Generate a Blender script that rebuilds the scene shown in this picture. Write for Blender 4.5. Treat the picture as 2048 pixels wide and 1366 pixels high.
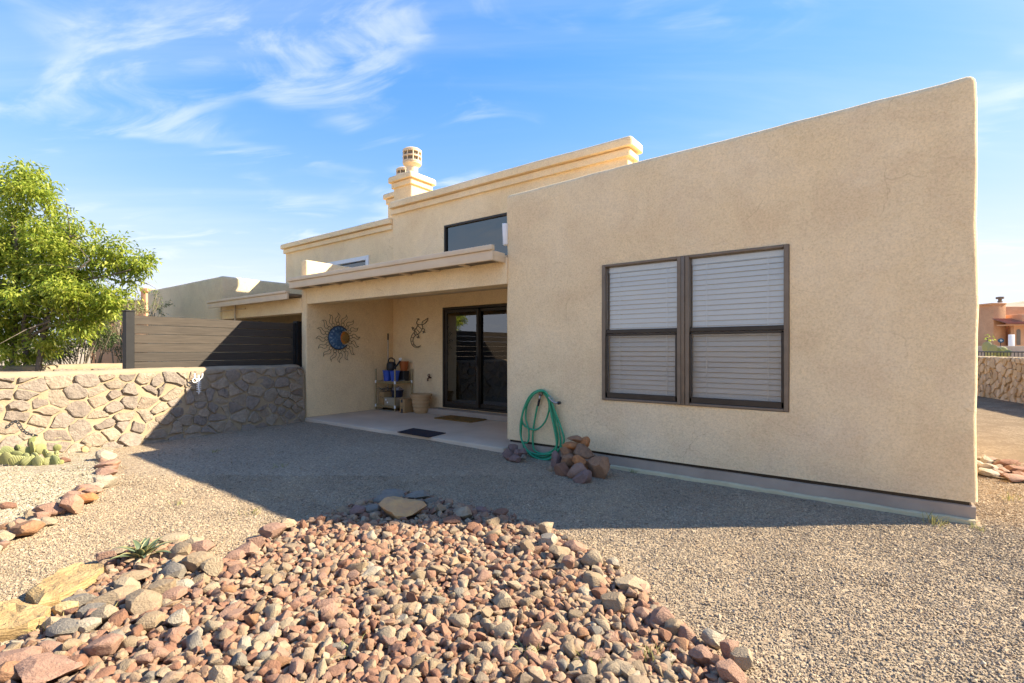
import bpy, bmesh, math, random
import numpy as np
from mathutils import Vector, Matrix, noise, Euler

for o in list(bpy.data.objects): bpy.data.objects.remove(o)
SC = bpy.context.scene
COL = SC.collection
random.seed(7); RNG = np.random.default_rng(7)
PI = math.pi; R = math.radians

# ------------------------------------------------------------------ camera
HC = 1.33; FPX = 981.5; YAW = R(36.864)
cd = bpy.data.cameras.new('camera'); cam = bpy.data.objects.new('camera', cd); COL.objects.link(cam)
cam.location = (0, 0, HC); cam.rotation_euler = (R(90), 0, YAW)
cd.sensor_width = 36; cd.lens = FPX/2048*36; cd.shift_y = 17/2048; cd.clip_start = .05; cd.clip_end = 3000
SC.camera = cam
# ------------------------------------------------------------------ light
SUN_EL = R(34.7); SUN_AZ = R(51.0)          # azimuth from +Y towards +X
w = bpy.data.worlds.new('World'); SC.world = w; w.use_nodes = True
nt = w.node_tree; nt.nodes.clear()
def N(nt, t, **kw):
    n = nt.nodes.new(t)
    for k, v in kw.items(): setattr(n, k, v)
    return n
def build_world():
    L = nt.links.new
    out = N(nt, 'ShaderNodeOutputWorld'); bg = N(nt, 'ShaderNodeBackground'); bg.inputs[1].default_value = 0.15
    sky = N(nt, 'ShaderNodeTexSky', sky_type='NISHITA'); sky.sun_disc = False
    sky.sun_elevation = SUN_EL; sky.sun_rotation = SUN_AZ; sky.air_density = 1.0; sky.dust_density = 0.15; sky.ozone_density = 2.0
    hsv = N(nt, 'ShaderNodeHueSaturation'); hsv.inputs['Saturation'].default_value = 1.38; hsv.inputs['Value'].default_value = 1.0
    tn = N(nt, 'ShaderNodeMix', data_type='RGBA', blend_type='MULTIPLY'); tn.inputs['Factor'].default_value = 1; tn.inputs['B'].default_value = (.75, .60, .77, 1)
    L(sky.outputs[0], tn.inputs['A']); L(tn.outputs['Result'], hsv.inputs['Color'])
    # the brightest sky near the horizon is held back by a soft cap per channel
    sc3 = N(nt, 'ShaderNodeSeparateColor'); L(hsv.outputs[0], sc3.inputs[0]); cc3 = N(nt, 'ShaderNodeCombineColor')
    for i, kk in enumerate((.90, .98, 1.15)):
        a1 = N(nt, 'ShaderNodeMath', operation='DIVIDE'); L(sc3.outputs[i], a1.inputs[0]); a1.inputs[1].default_value = -kk
        a2 = N(nt, 'ShaderNodeMath', operation='EXPONENT'); L(a1.outputs[0], a2.inputs[0])
        a3 = N(nt, 'ShaderNodeMath', operation='MULTIPLY_ADD'); L(a2.outputs[0], a3.inputs[0]); a3.inputs[1].default_value = -kk; a3.inputs[2].default_value = kk
        L(a3.outputs[0], cc3.inputs[i])
    tc = N(nt, 'ShaderNodeTexCoord'); sep = N(nt, 'ShaderNodeSeparateXYZ'); L(tc.outputs['Generated'], sep.inputs[0])
    zz = N(nt, 'ShaderNodeMath', operation='MAXIMUM'); L(sep.outputs[2], zz.inputs[0]); zz.inputs[1].default_value = 0
    za = N(nt, 'ShaderNodeMath', operation='ADD'); L(zz.outputs[0], za.inputs[0]); za.inputs[1].default_value = 0.10
    dx = N(nt, 'ShaderNodeMath', operation='DIVIDE'); L(sep.outputs[0], dx.inputs[0]); L(za.outputs[0], dx.inputs[1])
    dy = N(nt, 'ShaderNodeMath', operation='DIVIDE'); L(sep.outputs[1], dy.inputs[0]); L(za.outputs[0], dy.inputs[1])
    cb = N(nt, 'ShaderNodeCombineXYZ'); L(dx.outputs[0], cb.inputs[0]); L(dy.outputs[0], cb.inputs[1])
    def layer(rot, sx, sy, off, lo, hi, det, dist):
        rt = N(nt, 'ShaderNodeMapping'); rt.inputs['Rotation'].default_value = (0, 0, rot); L(cb.outputs[0], rt.inputs[0]); m = N(nt, 'ShaderNodeMapping')
        m.inputs['Scale'].default_value = (sx, sy, 1); m.inputs['Location'].default_value = off
        L(rt.outputs[0], m.inputs[0])
        n = N(nt, 'ShaderNodeTexNoise'); n.inputs['Scale'].default_value = 1; n.inputs['Detail'].default_value = det
        n.inputs['Roughness'].default_value = .58; n.inputs['Distortion'].default_value = dist
        L(m.outputs[0], n.inputs['Vector'])
        r = N(nt, 'ShaderNodeMapRange', interpolation_type='SMOOTHSTEP'); r.inputs[1].default_value = lo; r.inputs[2].default_value = hi
        L(n.outputs[0], r.inputs[0]); return r.outputs[0]
    a = layer(R(-22), 1.5, 3.4, (8.4, 5.2, 0), .44, .70, 11, 1.2)        # streaks
    b = layer(R(-36), 1.1, 1.5, (6.1, 3.4, 0), .44, .60, 3, .3)         # where streaks gather
    c = layer(R(-40), .35, 1.8, (1.3, 9.2, 0), .40, .78, 7, .5)       # thin veil
    ab = N(nt, 'ShaderNodeMath', operation='MULTIPLY'); L(a, ab.inputs[0]); L(b, ab.inputs[1])
    cv = N(nt, 'ShaderNodeMath', operation='MULTIPLY'); L(c, cv.inputs[0]); cv.inputs[1].default_value = .42
    s = N(nt, 'ShaderNodeMath', operation='ADD', use_clamp=True); L(ab.outputs[0], s.inputs[0]); L(cv.outputs[0], s.inputs[1])
    s2 = N(nt, 'ShaderNodeMath', operation='MULTIPLY'); L(s.outputs[0], s2.inputs[0]); s2.inputs[1].default_value = .44
    mx = N(nt, 'ShaderNodeMix', data_type='RGBA'); L(s2.outputs[0], mx.inputs['Factor'])
    L(cc3.outputs[0], mx.inputs['A']); mx.inputs['B'].default_value = (1.08, 1.12, 1.18, 1)
    L(mx.outputs['Result'], bg.inputs[0]); L(bg.outputs[0], out.inputs[0])
build_world()
sd = bpy.data.lights.new('sun', 'SUN'); sd.energy = 2.0; sd.angle = R(.53); sd.color = (1, .89, .70)
so = bpy.data.objects.new('sun', sd); COL.objects.link(so); so.location = (20, 16, 18)
SUND = Vector((math.sin(SUN_AZ)*math.cos(SUN_EL), math.cos(SUN_AZ)*math.cos(SUN_EL), math.sin(SUN_EL)))
so.rotation_euler = (-SUND).to_track_quat('-Z', 'Y').to_euler()
SC.view_settings.view_transform = 'Standard'; SC.view_settings.look = 'None'
SC.view_settings.gamma = 1; SC.view_settings.exposure = 2.85
SC.render.engine = 'CYCLES'
SC.cycles.max_bounces = 10; SC.cycles.diffuse_bounces = 5; SC.cycles.transparent_max_bounces = 16

# ------------------------------------------------------------------ where a sight line meets the ground / a plane (metres)
FW = (-math.sin(YAW), math.cos(YAW)); RT = (math.cos(YAW), math.sin(YAW))
def dr(px):
    t = (px-1024)/FPX; return FW[0]+t*RT[0], FW[1]+t*RT[1]
def G(px, py, z=0.):
    k = (HC-z)*FPX/(py-700); x, y = dr(px); return Vector((x*k, y*k, z))
def PY(px, py, Y):
    x, y = dr(px); k = Y/y; return Vector((x*k, Y, HC-(py-700)/FPX*k))
def PX(px, py, X):
    x, y = dr(px); k = X/x; return Vector((X, y*k, HC-(py-700)/FPX*k))
def PD(px, py, dep):
    x, y = dr(px); return Vector((x*dep, y*dep, HC-(py-700)/FPX*dep))
def depth(p): return p[0]*FW[0]+p[1]*FW[1]

# ------------------------------------------------------------------ materials
def newmat(name):
    m = bpy.data.materials.new(name); m.use_nodes = True
    t = m.node_tree; return m, t, t.nodes['Principled BSDF'], t.links.new
def ramp(t, stops, interp='LINEAR'):
    r = N(t, 'ShaderNodeValToRGB'); e = r.color_ramp.elements; r.color_ramp.interpolation = interp
    while len(e) < len(stops): e.new(.5)
    for i, (p, c) in enumerate(stops): e[i].position = p; e[i].color = (*c, 1)
    return r
def tex(t, L, scale, detail=4, rough=.55, dist=0, coord='Object', stretch=None, kind='noise'):
    tc = N(t, 'ShaderNodeTexCoord'); src = tc.outputs[coord]
    if stretch:
        m = N(t, 'ShaderNodeMapping'); m.inputs['Scale'].default_value = stretch; L(src, m.inputs[0]); src = m.outputs[0]
    if kind == 'noise':
        n = N(t, 'ShaderNodeTexNoise'); n.inputs['Detail'].default_value = detail; n.inputs['Roughness'].default_value = rough; n.inputs['Distortion'].default_value = dist
    else:
        n = N(t, 'ShaderNodeTexVoronoi')
    n.inputs['Scale'].default_value = scale; L(src, n.inputs['Vector']); return n
def bump(t, L, bs, src, strength, dist, prev=None):
    b = N(t, 'ShaderNodeBump'); b.inputs['Strength'].default_value = strength; b.inputs['Distance'].default_value = dist
    L(src, b.inputs['Height'])
    if prev: L(prev.outputs[0], b.inputs['Normal'])
    L(b.outputs[0], bs.inputs['Normal']); return b
def mixc(t, L, a, b, fac, mode='MIX'):
    m = N(t, 'ShaderNodeMix', data_type='RGBA', blend_type=mode)
    for s, v in ((m.inputs['A'], a), (m.inputs['B'], b)):
        if isinstance(v, tuple): s.default_value = (*v, 1)
        else: L(v, s)
    if isinstance(fac, (int, float)): m.inputs['Factor'].default_value = fac
    else: L(fac, m.inputs['Factor'])
    return m.outputs['Result']
def simple(name, c1, c2=None, scale=6, rough=.75, bstr=0, bscale=60, bdist=.004, metal=0, spec=.35, stretch=None, detail=5):
    m, t, bs, L = newmat(name); c2 = c2 or tuple(v*.8 for v in c1)
    n = tex(t, L, scale, detail, .6, .3, stretch=stretch); r = ramp(t, [(.32, c1), (.68, c2)]); L(n.outputs[0], r.inputs[0]); L(r.outputs[0], bs.inputs['Base Color'])
    bs.inputs['Roughness'].default_value = rough; bs.inputs['Metallic'].default_value = metal; bs.inputs['Specular IOR Level'].default_value = spec
    if bstr: bump(t, L, bs, tex(t, L, bscale, 4, .6, stretch=stretch).outputs[0], bstr, bdist)
    return m
def stucco(name, ca, cb, cc, rust=None):
    m, t, bs, L = newmat(name)
    big = tex(t, L, .9, 6, .62, .4); r = ramp(t, [(.30, ca), (.52, cb), (.72, cc)]); L(big.outputs[0], r.inputs[0])
    fine = tex(t, L, 55, 6, .75, .5); fr = ramp(t, [(.36, (.74, .71, .66)), (.52, (1, 1, 1)), (.66, (1.14, 1.13, 1.12))]); L(fine.outputs[0], fr.inputs[0])
    col = mixc(t, L, r.outputs[0], fr.outputs[0], .55, 'MULTIPLY')
    # trowel swirls / hairline crazing, a colour of the dried plaster
    v = tex(t, L, 9, 5, .62, 2.2); vr = ramp(t, [(.47, (1, 1, 1)), (.50, (.86, .82, .76)), (.53, (1, 1, 1))]); L(v.outputs[0], vr.inputs[0])
    col = mixc(t, L, col, vr.outputs[0], .55, 'MULTIPLY')
    if rust:
        tc = N(t, 'ShaderNodeTexCoord'); mp = N(t, 'ShaderNodeMapping'); mp.inputs['Scale'].default_value = (7, 1, .55); L(tc.outputs['Object'], mp.inputs[0])
        n = N(t, 'ShaderNodeTexNoise'); n.inputs['Scale'].default_value = 1.2; n.inputs['Detail'].default_value = 5; L(mp.outputs[0], n.inputs['Vector'])
        nr = N(t, 'ShaderNodeMapRange'); nr.inputs[1].default_value = .5; nr.inputs[2].default_value = .75; L(n.outputs[0], nr.inputs[0])
        sp = N(t, 'ShaderNodeSeparateXYZ'); L(tc.outputs['Object'], sp.inputs[0])
        def band(o, a, b, c, d):
            u = N(t, 'ShaderNodeMapRange', interpolation_type='SMOOTHSTEP'); u.inputs[1].default_value = a; u.inputs[2].default_value = b; L(o, u.inputs[0])
            q = N(t, 'ShaderNodeMapRange', interpolation_type='SMOOTHSTEP'); q.inputs[1].default_value = c; q.inputs[2].default_value = d; q.inputs[3].default_value = 1; q.inputs[4].default_value = 0; L(o, q.inputs[0])
            mu = N(t, 'ShaderNodeMath', operation='MULTIPLY'); L(u.outputs[0], mu.inputs[0]); L(q.outputs[0], mu.inputs[1]); return mu.outputs[0]
        x0, x1, zt = rust
        bx_ = band(sp.outputs[0], x0-.05, x0+.02, x1-.02, x1+.05); bz_ = band(sp.outputs[2], zt-.6, zt-.02, zt+.02, zt+.03)
        mu = N(t, 'ShaderNodeMath', operation='MULTIPLY'); L(bx_, mu.inputs[0]); L(bz_, mu.inputs[1])
        m2 = N(t, 'ShaderNodeMath', operation='MULTIPLY'); L(mu.outputs[0], m2.inputs[0]); L(nr.outputs[0], m2.inputs[1])
        m3 = N(t, 'ShaderNodeMath', operation='MULTIPLY'); L(m2.outputs[0], m3.inputs[0]); m3.inputs[1].default_value = .55
        col = mixc(t, L, col, (.50, .27, .10), m3.outputs[0])
    pk = tex(t, L, 1.7, 8, .7, .8); pr = ramp(t, [(.40, (.96, .94, .94)), (.5, (1, 1, 1)), (.64, (1.05, 1.045, 1.045))]); L(pk.outputs[0], pr.inputs[0]); col = mixc(t, L, col, pr.outputs[0], 1., 'MULTIPLY')
    # hairline cracks
    cw_ = tex(t, L, 1.1, 4, .6, 0); vm = N(t, 'ShaderNodeVectorMath', operation='MULTIPLY_ADD'); L(cw_.outputs['Color'], vm.inputs[0]); vm.inputs[1].default_value = (.7, .7, .7); tcc = N(t, 'ShaderNodeTexCoord'); L(tcc.outputs['Object'], vm.inputs[2])
    ck = N(t, 'ShaderNodeTexVoronoi', feature='DISTANCE_TO_EDGE'); ck.inputs['Scale'].default_value = 1.15; L(vm.outputs[0], ck.inputs['Vector'])
    cr = ramp(t, [(0, (.70, .64, .58)), (.006, (1, 1, 1))]); L(ck.outputs['Distance'], cr.inputs[0]); gate = tex(t, L, 1.4, 2, .5); gr = N(t, 'ShaderNodeMapRange'); gr.inputs[1].default_value = .52; gr.inputs[2].default_value = .60; L(gate.outputs[0], gr.inputs[0])
    gm_ = N(t, 'ShaderNodeMath', operation='MULTIPLY'); L(gr.outputs[0], gm_.inputs[0]); gm_.inputs[1].default_value = .55; col = mixc(t, L, col, cr.outputs[0], gm_.outputs[0], 'MULTIPLY')
    L(col, bs.inputs['Base Color']); bs.inputs['Roughness'].default_value = .92; bs.inputs['Specular IOR Level'].default_value = .2
    b1 = bump(t, L, bs, tex(t, L, 75, 6, .7, .8).outputs[0], .65, .014)
    bump(t, L, bs, tex(t, L, 11, 3, .6, 1.6).outputs[0], .35, .02, b1)
    return m
def islandmat(name, stops, src='island', rough=.85, nscale=30, bstr=.5, bdist=.006, vary=.5, vein=None, patch=False):
    m, t, bs, L = newmat(name)
    if src == 'island': o = N(t, 'ShaderNodeNewGeometry').outputs['Random Per Island']
    else: o = N(t, 'ShaderNodeObjectInfo').outputs['Random']
    r = ramp(t, stops, 'CONSTANT' if vein is None else 'LINEAR'); L(o, r.inputs[0])
    n = tex(t, L, nscale, 5, .65, .5); nr = ramp(t, [(.3, (.72, .70, .68)), (.7, (1.16, 1.14, 1.1))]); L(n.outputs[0], nr.inputs[0])
    col = mixc(t, L, r.outputs[0], nr.outputs[0], vary, 'MULTIPLY')
    if patch:                                               # drifts of dust and finer stone across the yard
        pn = tex(t, L, .9, 7, .62, .6); pr = ramp(t, [(.30, (.74, .72, .70)), (.5, (1, 1, 1)), (.70, (1.22, 1.17, 1.08))]); L(pn.outputs[0], pr.inputs[0]); col = mixc(t, L, col, pr.outputs[0], .8, 'MULTIPLY')
    L(col, bs.inputs['Base Color']); bs.inputs['Roughness'].default_value = rough; bs.inputs['Specular IOR Level'].default_value = .25
    if bstr: bump(t, L, bs, tex(t, L, nscale*1.7, 5, .65).outputs[0], bstr, bdist)
    return m
def glass(name, tint, ior=1.5, rough=0.0, minrefl=0.):
    m, t, bs, L = newmat(name); t.nodes.remove(bs); out = t.nodes['Material Output']
    fr = N(t, 'ShaderNodeFresnel'); fr.inputs[0].default_value = ior
    tr = N(t, 'ShaderNodeBsdfTransparent'); tr.inputs[0].default_value = (*tint, 1)
    gl = N(t, 'ShaderNodeBsdfGlossy'); gl.inputs['Roughness'].default_value = rough
    mx = N(t, 'ShaderNodeMixShader')
    ad = N(t, 'ShaderNodeMath', operation='ADD', use_clamp=True); L(fr.outputs[0], ad.inputs[0]); ad.inputs[1].default_value = minrefl
    L(ad.outputs[0], mx.inputs[0]); L(tr.outputs[0], mx.inputs[1]); L(gl.outputs[0], mx.inputs[2]); L(mx.outputs[0], out.inputs[0]); return m
def leafmat(name, stops, trans=.35):
    m, t, bs, L = newmat(name); out = t.nodes['Material Output']
    g = N(t, 'ShaderNodeNewGeometry'); r = ramp(t, stops); L(g.outputs['Random Per Island'], r.inputs[0])
    L(r.outputs[0], bs.inputs['Base Color']); bs.inputs['Roughness'].default_value = .5; bs.inputs['Specular IOR Level'].default_value = .35
    tl = N(t, 'ShaderNodeBsdfTranslucent'); L(r.outputs[0], tl.inputs[0]); mx = N(t, 'ShaderNodeMixShader'); mx.inputs[0].default_value = trans
    L(bs.outputs[0], mx.inputs[1]); L(tl.outputs[0], mx.inputs[2]); L(mx.outputs[0], out.inputs[0]); return m

WX0, WX1, WY, WZ = -3.93, .60, 5.1, 3.36                    # bedroom wing
WIN = (-2.54, -.66, .76, 2.30)
M = {}
SA, SB, SCc = (.85, .645, .37), (.885, .685, .41), (.90, .715, .455)
M['stucco'] = stucco('stucco', SA, SB, SCc, (WIN[0]-.05, WIN[1]+.1, WIN[2]-.01))
M['stucco_b'] = stucco('stucco_neighbour', (.74, .59, .36), (.79, .63, .39), (.83, .67, .43))
M['stucco_or'] = stucco('stucco_orange', (.55, .30, .16), (.62, .35, .19), (.66, .39, .22))
M['trim'] = simple('trim_paint', (.70, .56, .38), (.62, .48, .32), 3, .6, .1)
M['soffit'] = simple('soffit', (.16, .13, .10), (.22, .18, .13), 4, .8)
M['frame'] = simple('bronze_frame', (.165, .125, .085), (.20, .155, .11), 9, .45, metal=.2)
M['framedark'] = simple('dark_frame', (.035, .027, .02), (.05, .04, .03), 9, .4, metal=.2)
M['white'] = simple('white_paint', (.82, .82, .80), (.74, .74, .72), 5, .5)
M['blind'] = simple('blind_white', (.88, .87, .84), (.84, .83, .80), 5, .5)
M['glass'] = glass('window_glass', (.97, .98, .98), 1.46)
M['glass_up'] = glass('upper_window_glass', (.97, .98, .98), 1.6, minrefl=.05)
M['glassdark'] = glass('tinted_glass', (.50, .48, .44), 1.65, minrefl=.10)
M['glassclear'] = glass('clerestory_glass', (.05, .07, .10), 1.75, minrefl=.08)
M['concrete'] = simple('concrete', (.44, .35, .265), (.34, .265, .20), 2.2, .9, .35, 45, .006, detail=8)
M['slab'] = simple('slab_concrete', (.66, .52, .37), (.54, .415, .285), 1.6, .85, .25, 60, .004, detail=9)
M['foam'] = simple('pale_foam', (.66, .57, .35), (.56, .46, .27), 5, .9, .3, 40, .006)
M['room'] = simple('dark_room_lining', (.16, .145, .12), (.14, .125, .10), 2, .9)  # dark colour stands for the dimness of the room behind the door
M['black'] = simple('black_plastic', (.018, .018, .02), (.028, .028, .03), 8, .45)
M['rubber'] = simple('black_rubber', (.016, .016, .022), (.024, .024, .03), 40, .8, .3, 300, .002)
M['coir'] = simple('coir', (.30, .17, .045), (.18, .09, .022), 60, .95, .8, 220, .01)
M['post'] = simple('charcoal_post', (.012, .011, .011), (.018, .017, .017), 8, .55)
def plankmat():
    m, t, bs, L = newmat('grey_stained_plank'); ob = N(t, 'ShaderNodeObjectInfo')
    n = tex(t, L, 2.2, 8, .65, .6, stretch=(6, 1.1, 22)); r = ramp(t, [(.3, (.036, .027, .019)), (.5, (.056, .043, .031)), (.72, (.08, .062, .046))]); L(n.outputs[0], r.inputs[0])
    rr = ramp(t, [(0, (.82, .82, .82)), (1, (1.16, 1.12, 1.05))]); L(ob.outputs['Random'], rr.inputs[0])
    L(mixc(t, L, r.outputs[0], rr.outputs[0], 1., 'MULTIPLY'), bs.inputs['Base Color']); bs.inputs['Roughness'].default_value = .75
    bump(t, L, bs, tex(t, L, 3, 8, .7, stretch=(6, 1.1, 40)).outputs[0], .4, .006); return m
M['plank'] = plankmat()
M['mortar'] = simple('mortar', (.40, .305, .19), (.32, .24, .15), 4, .95, .6, 50, .012, detail=8)
M['mortar_far'] = simple('mortar_tan', (.50, .36, .20), (.40, .27, .14), 4, .95, .6, 50, .012, detail=8)
STONE = [(0, (0.319, 0.26, 0.198)), (0.16, (0.282, 0.234, 0.191)), (0.34, (0.356, 0.289, 0.215)), (0.5, (0.297, 0.246, 0.201)), (0.66, (0.37, 0.299, 0.225)), (0.8, (0.253, 0.206, 0.168)), (0.9, (0.332, 0.261, 0.193))]
M['wallstone'] = islandmat('wall_stone', STONE, 'object', nscale=14, bstr=1., bdist=.03, vary=.9)
M['wallstone_tan'] = islandmat('wall_stone_tan', [(0, (.46, .34, .20)), (.3, (.52, .39, .24)), (.6, (.42, .31, .19)), (.8, (.55, .43, .28))], 'object', nscale=9, bstr=.8, bdist=.02, vary=.6)
ROCK = [(0, (0.299, 0.177, 0.11)), (0.13, (0.323, 0.224, 0.141)), (0.27, (0.233, 0.121, 0.077)), (0.38, (0.314, 0.201, 0.129)), (0.52, (0.259, 0.193, 0.129)), (0.6, (0.346, 0.252, 0.163)), (0.7, (0.27, 0.149, 0.097)), (0.83, (0.31, 0.217, 0.146)), (0.93, (0.21, 0.166, 0.121)), (0.96, (0.369, 0.292, 0.199))]
M['rock'] = islandmat('bed_rock', ROCK, 'object', nscale=26, bstr=.55, bdist=.006, vary=.7)
M['rock_i'] = islandmat('bed_rock_fill', ROCK, 'island', nscale=55, bstr=.7, bdist=.008, vary=.95)
GRAV = [(0, (0.368, 0.283, 0.185)), (0.14, (0.292, 0.229, 0.155)), (0.3, (0.415, 0.322, 0.214)), (0.44, (0.228, 0.176, 0.12)), (0.56, (0.374, 0.284, 0.184)), (0.7, (0.32, 0.251, 0.172)), (0.82, (0.469, 0.366, 0.246)), (0.93, (0.323, 0.232, 0.153))]
M['grain'] = islandmat('gravel_grain', GRAV, 'island', nscale=90, bstr=0, vary=.3, patch=True)
M['grain_cream'] = islandmat('cream_gravel_grain', [(0, (.345, .29, .20)), (.25, (.40, .335, .24)), (.5, (.30, .25, .165)), (.7, (.42, .36, .27)), (.88, (.27, .215, .14))], 'island', nscale=90, bstr=0, vary=.3)
def groundmat(name, stops, scale, bd, soil=None):
    m, t, bs, L = newmat(name)
    v = tex(t, L, scale, kind='v'); v.inputs['Randomness'].default_value = 1
    sp = N(t, 'ShaderNodeSeparateColor'); L(v.outputs['Color'], sp.inputs[0]); r = ramp(t, stops, 'CONSTANT'); L(sp.outputs[0], r.inputs[0])
    n = tex(t, L, .8, 6, .6, .3); nr = ramp(t, [(.3, (.84, .82, .80)), (.7, (1.10, 1.09, 1.07))]); L(n.outputs[0], nr.inputs[0])
    col = mixc(t, L, r.outputs[0], nr.outputs[0], .8, 'MULTIPLY')
    if soil:
        f = tex(t, L, 1.7, 8, .66, .5); fr = N(t, 'ShaderNodeMapRange'); fr.inputs[1].default_value = .45; fr.inputs[2].default_value = .62; L(f.outputs[0], fr.inputs[0])
        col = mixc(t, L, col, soil, fr.outputs[0])
    L(col, bs.inputs['Base Color']); bs.inputs['Roughness'].default_value = .95; bs.inputs['Specular IOR Level'].default_value = .15
    b1 = bump(t, L, bs, v.outputs['Distance'], -1.0, bd); bump(t, L, bs, tex(t, L, scale*.8, 4, .7).outputs[0], .7, bd, b1); return m
M['gravel'] = groundmat('gravel_ground', GRAV, 62, .02)
M['gravel_cream'] = groundmat('cream_gravel_ground', [(0, (.345, .29, .20)), (.25, (.40, .335, .24)), (.5, (.30, .25, .165)), (.7, (.42, .36, .27)), (.88, (.27, .215, .14))], 55, .02)
M['dirt'] = groundmat('brown_dirt', [(0, (.23, .165, .10)), (.4, (.18, .125, .072)), (.7, (.28, .21, .13))], 45, .02, (.175, .12, .068))  # brown of the dirt, darkened in part for shadow lying on it
M['soil'] = simple('bed_soil', (.19, .125, .09), (.13, .085, .06), 6, .95, .6, 40, .02, detail=8)
M['desert'] = groundmat('desert_ground', [(0, (.42, .34, .25)), (.4, (.36, .29, .21)), (.7, (.46, .38, .28))], 20, .03, (.36, .27, .17))

# ------------------------------------------------------------------ object helpers
WL = {}
def reg(o, loc): WL[o.name] = Vector(loc)
def origin(p): return WL.get(p.name, Vector((0, 0, 0)))
def tag(o, label=None, cat=None, group=None, kind=None):
    if label: o['label'] = label
    if cat: o['category'] = cat
    if group: o['group'] = group
    if kind: o['kind'] = kind
    return o
def thing(name, loc, label, cat, group=None):
    o = bpy.data.objects.new(name, None); COL.objects.link(o); o.location = loc; o.empty_display_size = .1
    reg(o, loc); return tag(o, label, cat, group)
def fin(name, me, mats, parent=None, loc=None, smooth=None):
    """me has world coordinates; the object's origin becomes its thing's base (or loc)"""
    base = origin(parent) if parent else Vector(loc or (0, 0, 0))
    if base.length: me.transform(Matrix.Translation(-base))
    me.name = name
    for m in (mats if isinstance(mats, (list, tuple)) else [mats]): me.materials.append(M[m] if isinstance(m, str) else m)
    if smooth is not None:
        me.shade_smooth()
        if smooth < 180: me.set_sharp_from_angle(angle=R(smooth))
    o = bpy.data.objects.new(name, me); COL.objects.link(o)
    if parent: o.parent = parent; reg(o, base)
    else: o.location = base; reg(o, base)
    return o
def bmfin(name, bm, mats, parent=None, loc=None, smooth=None):
    bmesh.ops.recalc_face_normals(bm, faces=bm.faces)
    me = bpy.data.meshes.new(name); bm.to_mesh(me); bm.free(); return fin(name, me, mats, parent, loc, smooth)
def bbox(bm, x0, x1, y0, y1, z0, z1, bev=0, seg=2, mi=0, rot=None):
    r = bmesh.ops.create_cube(bm, size=1); vs = r['verts']
    c = Vector(((x0+x1)/2, (y0+y1)/2, (z0+z1)/2))
    for v in vs: v.co = Vector((v.co.x*(x1-x0), v.co.y*(y1-y0), v.co.z*(z1-z0)))
    fs = set(f for v in vs for f in v.link_faces); es = set(e for v in vs for e in v.link_edges)
    for f in fs: f.material_index = mi
    if bev:
        g = bmesh.ops.bevel(bm, geom=list(es), offset=bev, segments=seg, affect='EDGES', profile=.5)
        vs = list(set(v for f in g['faces'] for v in f.verts))
    for v in vs:
        if rot: v.co = rot @ v.co
        v.co += c
    return vs
def box(name, x0, x1, y0, y1, z0, z1, m, parent=None, bev=0, loc=None, seg=2, rot=None):
    bm = bmesh.new(); bbox(bm, x0, x1, y0, y1, z0, z1, bev, seg, rot=rot); return bmfin(name, bm, m, parent, loc, 40 if bev else None)
def block(name, x0, x1, y0, y1, z0, z1, m, parent=None, r=.05, step=.3, wob=.008, seg=4, cut=(), freq=1.3, loc=None, rise=0):
    """plaster block: rounded top and upright edges, slightly uneven surfaces, openings cut through"""
    bm = bmesh.new(); bbox(bm, x0, x1, y0, y1, z0, z1)
    es = [e for e in bm.edges if not all(abs(v.co.z-z0) < 1e-5 for v in e.verts)]
    if r: bmesh.ops.bevel(bm, geom=es, offset=r, segments=seg, affect='EDGES', profile=.5)
    for ax, a, b in ((0, x0, x1), (1, y0, y1), (2, z0, z1)):
        n = int((b-a)/step); no = Vector((0, 0, 0)); no[ax] = 1
        for i in range(1, n):
            co = Vector((0, 0, 0)); co[ax] = a+(b-a)*i/n
            bmesh.ops.bisect_plane(bm, geom=bm.verts[:]+bm.edges[:]+bm.faces[:], plane_co=co, plane_no=no)
    if wob:
        for v in bm.verts:
            d = noise.noise_vector(v.co*freq)*wob + noise.noise_vector(v.co*freq*4.1)*wob*.45
            if v.co.z < z0+1e-4: d.z = 0
            v.co += d
    if rise:
        for v in bm.verts: v.co.z += rise*max(0, (v.co.z-2.6)/(z1-2.6))*(v.co.x-x0)/(x1-x0)
    me = bpy.data.meshes.new(name); bmesh.ops.recalc_face_normals(bm, faces=bm.faces); bm.to_mesh(me); bm.free()
    if cut:
        o = bpy.data.objects.new('t', me); COL.objects.link(o); tmp = []
        for c in cut:
            cb = bmesh.new(); bbox(cb, *c); cm = bpy.data.meshes.new('c'); cb.to_mesh(cm); cb.free()
            co = bpy.data.objects.new('c', cm); COL.objects.link(co); tmp.append(co)
            md = o.modifiers.new('b', 'BOOLEAN'); md.operation = 'DIFFERENCE'; md.solver = 'EXACT'; md.object = co
        dg = bpy.context.evaluated_depsgraph_get(); dg.update()
        me2 = bpy.data.meshes.new_from_object(o.evaluated_get(dg))
        for q in tmp+[o]: bpy.data.objects.remove(q)
        me = me2
    return fin(name, me, m, parent, loc, 42)
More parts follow.
